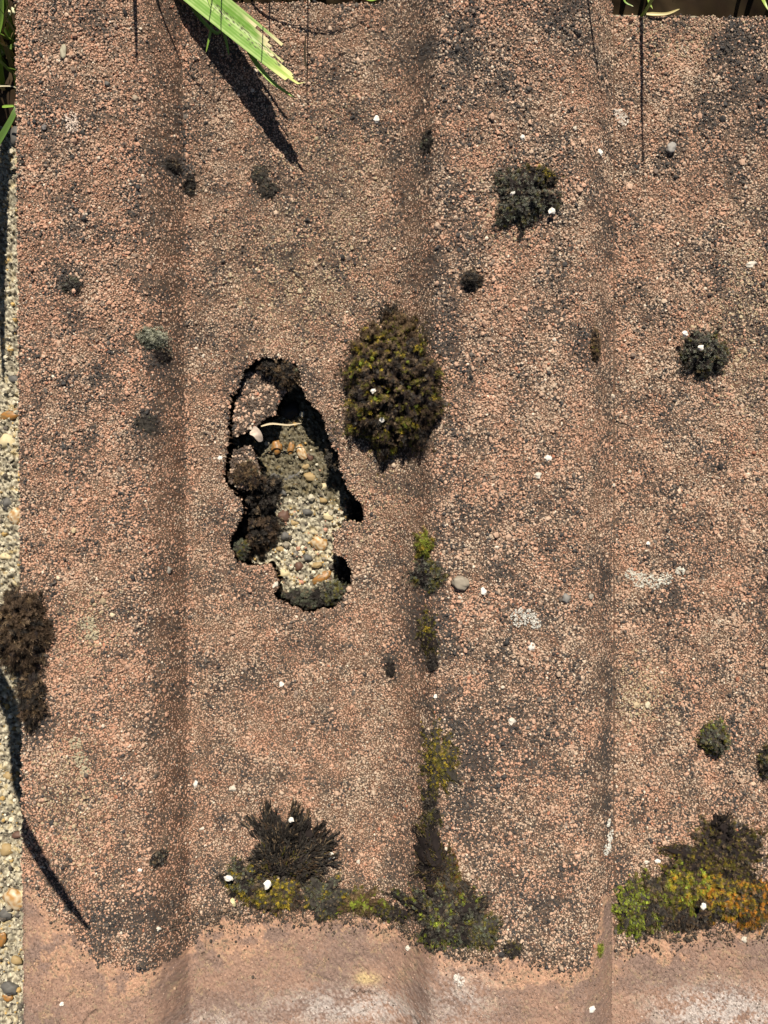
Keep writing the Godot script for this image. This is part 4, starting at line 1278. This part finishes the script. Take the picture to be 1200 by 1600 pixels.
# ------------------------------------------------------------------ loose bits
func bits() -> void:
	var flakes := [stone(61, 1, 0.55, false), stone(62, 1, 0.6, false), stone(63, 1, 0.5, false), stone(64, 1, 0.65, false)]
	# px, py, width, height, turn, where; white flecks lie on the surface
	var n := 0
	for q in [
			[588, 187, 11, 15, 0.2, "white fleck in the pan's upper part, right of the grass shadow"],
			[318, 556, 5, 8, 0.6, "tiny white fleck in the pan above the hole's left corner"],
			[344, 716, 10, 9, 0.2, "white fleck at the left rim of the hole"],
			[431, 913, 8, 16, 0.6, "oblong white chip at the lower left rim of the hole"],
			[440, 1069, 9, 12, -0.3, "white fleck in the pan some way below the hole"],
			[364, 1231, 14, 10, -0.2, "white fleck in the pan well above the black moss fan"],
			[306, 1224, 8, 13, 0.2, "small white fleck in the left roll's crease, level with one in the pan"],
			[318, 1293, 14, 5, -0.4, "narrow pale fleck in the pan left of the black moss fan"],
			[517, 1337, 15, 14, 0.1, "largest white fleck, right of the black moss fan"],
			[560, 1346, 7, 9, 0.1, "small pale fleck right of the largest white one"],
			[219, 1359, 9, 7, 0.2, "white fleck on the lower left roll beside a black moss dot"],
			[248, 1450, 10, 8, 0.2, "white fleck near the lower end of the left roll's coating"],
			[755, 924, 11, 16, -0.3, "white chip on the middle roll beside the grey pebble"],
			[719, 933, 8, 7, 0.1, "tiny white fleck just under the grey pebble"],
			[856, 716, 15, 11, 0.3, "white fleck on the middle roll, upper of a close pair"],
			[841, 742, 11, 14, -0.4, "white fleck on the middle roll, lower of a close pair"],
			[937, 239, 10, 14, -0.3, "pale fleck near the right edge of the middle roll's upper part"],
			[898, 201, 7, 8, 0.2, "tiny pink-white fleck on the upper middle roll"],
			[816, 215, 9, 9, 0.2, "pale grey fleck above the dark grey-green cushion"],
			[1173, 413, 18, 13, -0.2, "large pale chip on the right tile near the picture edge"],
			[1012, 849, 8, 8, 0.2, "white fleck on the right tile above the curved lichen"],
			[958, 758, 7, 7, 0.2, "white fleck in the joint between the two tiles"],
			[830, 1010, 13, 16, 0.3, "pale chip on the middle roll below the white lichen"],
			[800, 1126, 13, 15, 0.2, "bluish white chip on the lower middle roll"],
			[680, 1088, 7, 9, 0.2, "small white fleck in the crease below the olive moss strip"],
			[866, 531, 8, 8, 0.1, "small white fleck on the middle roll left of the brown moss streak"],
			[1027, 1345, 12, 9, 0.3, "white fleck above the moss bank, right one of two"],
			[1010, 1346, 10, 7, 0.0, "white fleck above the moss bank, left one of two"],
			[1036, 1443, 13, 12, 0.2, "white crumb at the foot of the moss bank"],
			[1162, 1467, 10, 11, 0.2, "white crumb on the right tile's bare strip under the orange moss"],
			[924, 1576, 16, 12, -0.5, "white crumb on the bare strip near the joint at the bottom"],
			[638, 1480, 10, 10, 0.2, "pale tan crumb on the bare strip under the crease moss"],
			[97, 1568, 8, 8, 0.2, "pink-white fleck on the bare strip at the lower left"]]:
		var p := on_tile(q[0], q[1])
		var k := PX * (EYE + PAN - p.y) / EYE * 0.5
		var o := piece("white_fleck", flakes[n % 4], M.whites[n * 7 % 4], self)
		var sy: float = minf(q[2], q[3]) * k * 0.55
		o.transform = Transform3D(Basis(Vector3.UP, -q[4]) * Basis.from_scale(Vector3(q[2] * k * 0.82, sy, q[3] * k * 0.82) * MM), Vector3(p.x, p.y + sy * 0.35 + 0.2, p.z) * MM)
		tag(o, q[5], "fleck", "pale flecks and crumbs on the tiles")
		n += 1
	# flecks caught in the moss: above the shoots
	for q in [[583, 611, 9, 7, 35.0, "white fleck on the largest moss cushion, upper one"], [597, 656, 9, 8, 35.0, "white fleck on the largest moss cushion, lower one"], [418, 1383, 13, 13, 29.5, "white fleck on the black moss fan's foot, right one"], [357, 1372, 9, 15, 28.5, "white fleck on the black moss fan's foot, left one"], [455, 1281, 8, 8, 26.5, "small white fleck among the black spikes of the moss fan"], [801, 302, 5, 8, 50.0, "white fleck in the dark grey-green cushion, left one"], [863, 330, 9, 13, 44.0, "white fleck in the dark grey-green cushion, right one"], [1070, 521, 10, 9, 25.5, "white fleck at the dark grey cushion's upper left"], [1095, 543, 9, 8, 30.0, "white fleck in the middle of the dark grey cushion"], [1000, 1413, 0, 0, 0, ""], [1099, 1416, 9, 11, 28.0, "white fleck in the moss bank below the yellow part"]]:
		if q[2] == 0: continue
		var p := level(q[0], q[1], q[4])
		var k := PX * (EYE + PAN - p.y) / EYE * 0.5
		var o := piece("white_fleck", flakes[n % 4], M.white, self)
		o.transform = Transform3D(Basis(Vector3.UP, 0.3 * n) * Basis.from_scale(Vector3(q[2] * k, 0.8, q[3] * k) * MM), p * MM)
		tag(o, q[5], "fleck", "pale flecks caught in moss")
		n += 1
	# pebbles of the tile's own concrete
	var smooth_ := [stone(71, 2, 0.45, true), stone(72, 2, 0.5, true)]
	for q in [[100, 82, 12, 26, 0.0, Color(0.30, 0.28, 0.21), "oblong grey-green pebble on the upper left roll"], [212, 155, 13, 12, 0.2, Color(0.27, 0.22, 0.17), "round tan-grey pebble on the upper left roll"], [720, 911, 32, 24, 0.5, Color(0.25, 0.22, 0.18), "grey pebble beside the bright green tuft in the crease"], [168, 132, 11, 9, 0.1, Color(0.10, 0.095, 0.09), "small grey pebble beside the round tan-grey one"], [70, 200, 10, 11, 0.1, Color(0.12, 0.11, 0.11), "small dark grey pebble at the outer edge of the left roll"], [176, 961, 11, 9, 0.2, Color(0.50, 0.42, 0.30), "pale tan grit stone on the left roll below the hole's level"], [116, 829, 9, 10, 0.1, Color(0.42, 0.34, 0.22), "tan grit stone on the left roll right of the concrete"], [92, 903, 9, 8, 0.1, Color(0.55, 0.46, 0.34), "cream grit stone on the left roll above the brown clump"], [1048, 232, 18, 20, 0.2, Color(0.26, 0.25, 0.24), "grey stone on the right tile's upper part"], [1058, 1130, 10, 9, 0.1, Color(0.45, 0.38, 0.27), "tan grit stone left of the small green cushion"], [1011, 1101, 10, 12, 0.1, Color(0.50, 0.45, 0.34), "cream grit stone in the olive patch near the joint"], [884, 935, 16, 18, 0.1, Color(0.17, 0.165, 0.16), "grey stone on the middle roll, right of the white chip"], [923, 932, 10, 10, 0.1, Color(0.25, 0.23, 0.20), "small grey stone near the middle roll's right edge"], [264, 891, 10, 14, 0.1, Color(0.20, 0.19, 0.17), "small grey stone on the left roll near its crease"]]:
		var p := on_tile(q[0], q[1])
		var k := PX * (EYE + PAN - p.y) / EYE * 0.5
		var o := piece("pebble", smooth_[n % 2], plain_mat(q[5], 0.6), self)
		var sy: float = minf(q[2], q[3]) * k * 0.6
		o.transform = Transform3D(Basis(Vector3.UP, -q[4]) * Basis.from_scale(Vector3(q[2] * k * 0.82, sy, q[3] * k * 0.82) * MM), Vector3(p.x, p.y + sy * 0.35 + 0.2, p.z) * MM)
		tag(o, q[6], "pebble", "stones in the tiles' sand coating")
		n += 1
	lichens()
	# straw across the hole, leaf scraps, dry stems
	for q in [
			["dry_straw", "thin pale straw lying across the upper part of the hole", "straw", [[408, 666, 15], [425, 662, 15], [450, 664, 14.5], [472, 661, 14]], 0.8, Color(0.55, 0.47, 0.33)],
			["dry_straw", "dry tan straw standing at the torn leaf's tip", "straw", [[478, 105, 28], [476, 80, 33], [478, 56, 38]], 0.9, Color(0.55, 0.44, 0.24)],
			["leaf_scrap", "curled white-grey leaf scrap at the left inside of the hole", "leaf scrap", [[394, 672, 17], [402, 678, 18.5], [408, 690, 16.5]], 4.2, Color(0.50, 0.42, 0.36)],
			["leaf_scrap", "thin white leaf scrap on the dark brown clump at the left edge", "leaf scrap", [[33, 1036, 37], [38, 1050, 37], [40, 1064, 35], [43, 1076, 32]], 2.0, Color(0.75, 0.74, 0.72)],
			["leaf_scrap", "narrow brown leaf scrap in the shadow under the largest cushion", "leaf scrap", [[618, 717, 22.3], [632, 722, 22.6], [645, 728, 22.3]], 2.0, Color(0.20, 0.14, 0.09)],
			["dry_straw", "curved reddish stem in the crease above the long moss mass", "straw", [[645, 1160, 22], [650, 1175, 22.6], [649, 1195, 22]], 0.9, Color(0.30, 0.13, 0.07)],
			["leaf_scrap", "pale pointed bud scale under the black moss fan's left foot", "leaf scrap", [[362, 1404, 24], [365, 1410, 25], [367, 1416, 24]], 1.6, Color(0.60, 0.55, 0.32)]]:
		var pts := []
		for v in q[3]: pts.append(level(v[0], v[1], v[2]))
		var o := thing(q[0], pts[0], q[1], q[2])
		for i in pts.size(): pts[i] -= o.position / MM
		var tint: Color = q[5]
		var c := func(f: float, v: float) -> Color: return tint * (0.8 + 0.3 * sin(f * 17.0 + v * 3.0) * 0.5 + 0.2)
		piece("strip", leaf_mesh(pts, q[4], 4, 0.35, 0.35, whole, c), M.dry, o)
	# seeds by the top left corner
	for q in [[21, 17, 5, 11, 0.3, "pale green seed husk in the top left corner, larger one"], [27, 8, 5, 11, -0.7, "white seed husk in the top left corner, upper one"], [15, 20, 4, 9, 0.2, "small pale seed husk in the top left corner, lower one"]]:
		var p := level(q[0], q[1], 26.0)
		var o := piece("seed_husk", smooth_[0], plain_mat(Color(0.60, 0.60, 0.40), 0.6), self)
		o.transform = Transform3D(Basis(Vector3.UP, q[4]) * Basis.from_scale(Vector3(q[2], q[2], q[3]) * 0.125 * MM), p * MM)
		tag(o, q[5], "seed husk", "seed husks in the corner")
	crumbs()

func lichens() -> void:
	# crusts: thin raised plates of lichen that follow the surface
	for q in [
			["curved pale grey lichen crust on the right tile", [[985, 897, 9], [1000, 906, 12], [1020, 908, 12], [1040, 903, 10], [1062, 892, 7]], Color(0.50, 0.49, 0.44)],
			["white lichen streak at the joint, low between the tiles", [[951, 1285, 5], [953, 1305, 8], [949, 1325, 9]], Color(0.50, 0.50, 0.47)],
			["white lichen spots on the middle roll below the grey pebble", [[812, 965, 14], [828, 962, 10], [838, 975, 8]], Color(0.46, 0.45, 0.42)],
			["pink-white lichen spot on the upper left roll", [[112, 186, 9], [114, 198, 10]], Color(0.55, 0.46, 0.40)],
			["pale lichen spot at the joint near the upper end", [[966, 178, 9], [973, 188, 9]], Color(0.55, 0.50, 0.45)],
			["pale yellow-grey lichen patch on the left roll above the brown clump's level", [[138, 975, 12], [144, 990, 11]], Color(0.36, 0.32, 0.23)],
			["star-shaped white spot on the bare strip below the crease moss", [[718, 1532, 7], [714, 1526, 5]], Color(0.55, 0.52, 0.49)],
			["pale lichen dusting on the lower left roll", [[118, 1160, 9], [126, 1185, 11], [134, 1205, 8]], Color(0.36, 0.32, 0.23)]]:
		var c := on_tile(q[1][0][0], q[1][0][1])
		var o := thing("lichen_crust", c, q[0], "lichen", "lichen crusts on the tiles")
		var buf := PackedFloat32Array()
		for v in q[1]:
			var p := on_tile(v[0], v[1])
			var r: float = v[2] * PX
			for i in int(60.0 * r):
				var a := rng.randf() * TAU
				var d := sqrt(rng.randf()) * r
				var x := p.x + cos(a) * d
				var z := p.z + sin(a) * d
				if n_fine.get_noise_2d(x, z) < -0.12: continue
				var s := rng.randf_range(0.16, 0.45)
				put(buf, turn() * Basis.from_scale(Vector3(s, 0.22, s * 1.2) * MM), Vector3(x, tile_y(x, z) + rng.randf_range(0.2, 0.55), z) * MM - o.position, q[2] * rng.randf_range(0.75, 1.2))
		swarm("crust", stone(66, 0, 0.5, false), M.grain, buf, o)

func on_tile_flat(px: float, py: float) -> Vector3:
	var p := level(px, py, PAN)
	for i in 3: p = level(px, py, tile_base(p.x, p.z))
	return p

func crumbs() -> void:
	var buf := PackedFloat32Array()
	# dark crumbs along the end of the coating, sparse grit on the bare strip
	for i in 14000:
		var x := rng.randf_range(-133.0, 165.0)
		var k := rng.randf()
		var z := rng.randf_range(140.0, 205.0)
		var d := coated(x, z)
		var near := d < 0.5 and d > -6.0
		if d > 1.5: continue
		if not near and k > 0.12: continue
		if near and n_mid.get_noise_2d(x * 0.6 + 11.0, z * 0.6) < -0.05: continue
		var r := rng.randf_range(0.14, 0.42)
		if rng.randf() < 0.05: r *= 1.9
		var c := Color(0.045, 0.036, 0.03) if rng.randf() < (0.6 if near else 0.12) else bare_color(x, z) * 1.15
		if rng.randf() < 0.012: c = Color(0.6, 0.56, 0.5)
		put(buf, turn() * Basis.from_scale(Vector3(r, r * 0.8, r) * MM), Vector3(x, tile_y(x, z) + r * 0.4, z) * MM, c * rng.randf_range(0.7, 1.3))
	# heaps of crumbs at the feet of the moss
	for q in [[340, 1425, 640, 1442, 26.0, 1500], [620, 1450, 780, 1496, 30.0, 900], [975, 1470, 1210, 1450, 26.0, 1300], [270, 1440, 400, 1436, 34.0, 500], [800, 1490, 930, 1505, 30.0, 250], [1030, 1440, 1100, 1440, 20.0, 400]]:
		for i in q[5]:
			var t := rng.randf()
			var p := on_tile_flat(lerpf(q[0], q[2], t) + rng.randfn() * 8.0, lerpf(q[1], q[3], t) + rng.randfn() * q[4] * 0.42)
			if n_mid.get_noise_2d(p.x * 0.9 + 70.0, p.z * 0.9) < -0.12: continue
			var r := rng.randf_range(0.14, 0.45) * (2.0 if rng.randf() < 0.07 else 1.0)
			var k := rng.randf_range(0.5, 1.6)
			var c := Color(0.04, 0.032, 0.026) * k
			if rng.randf() < 0.4: c = Color(0.14, 0.095, 0.065) * k
			put(buf, turn() * Basis.from_scale(Vector3(r, r * 0.8, r) * MM), Vector3(p.x, tile_y(p.x, p.z) + r * 0.5 + rng.randf() * 0.5, p.z) * MM, c)
	var o := swarm("soil_crumbs", stone(67, 0, 0.6, false), M.grain, buf, self)
	tag(o, "dark soil crumbs and grit scattered along the end of the sand coating", "soil crumbs")
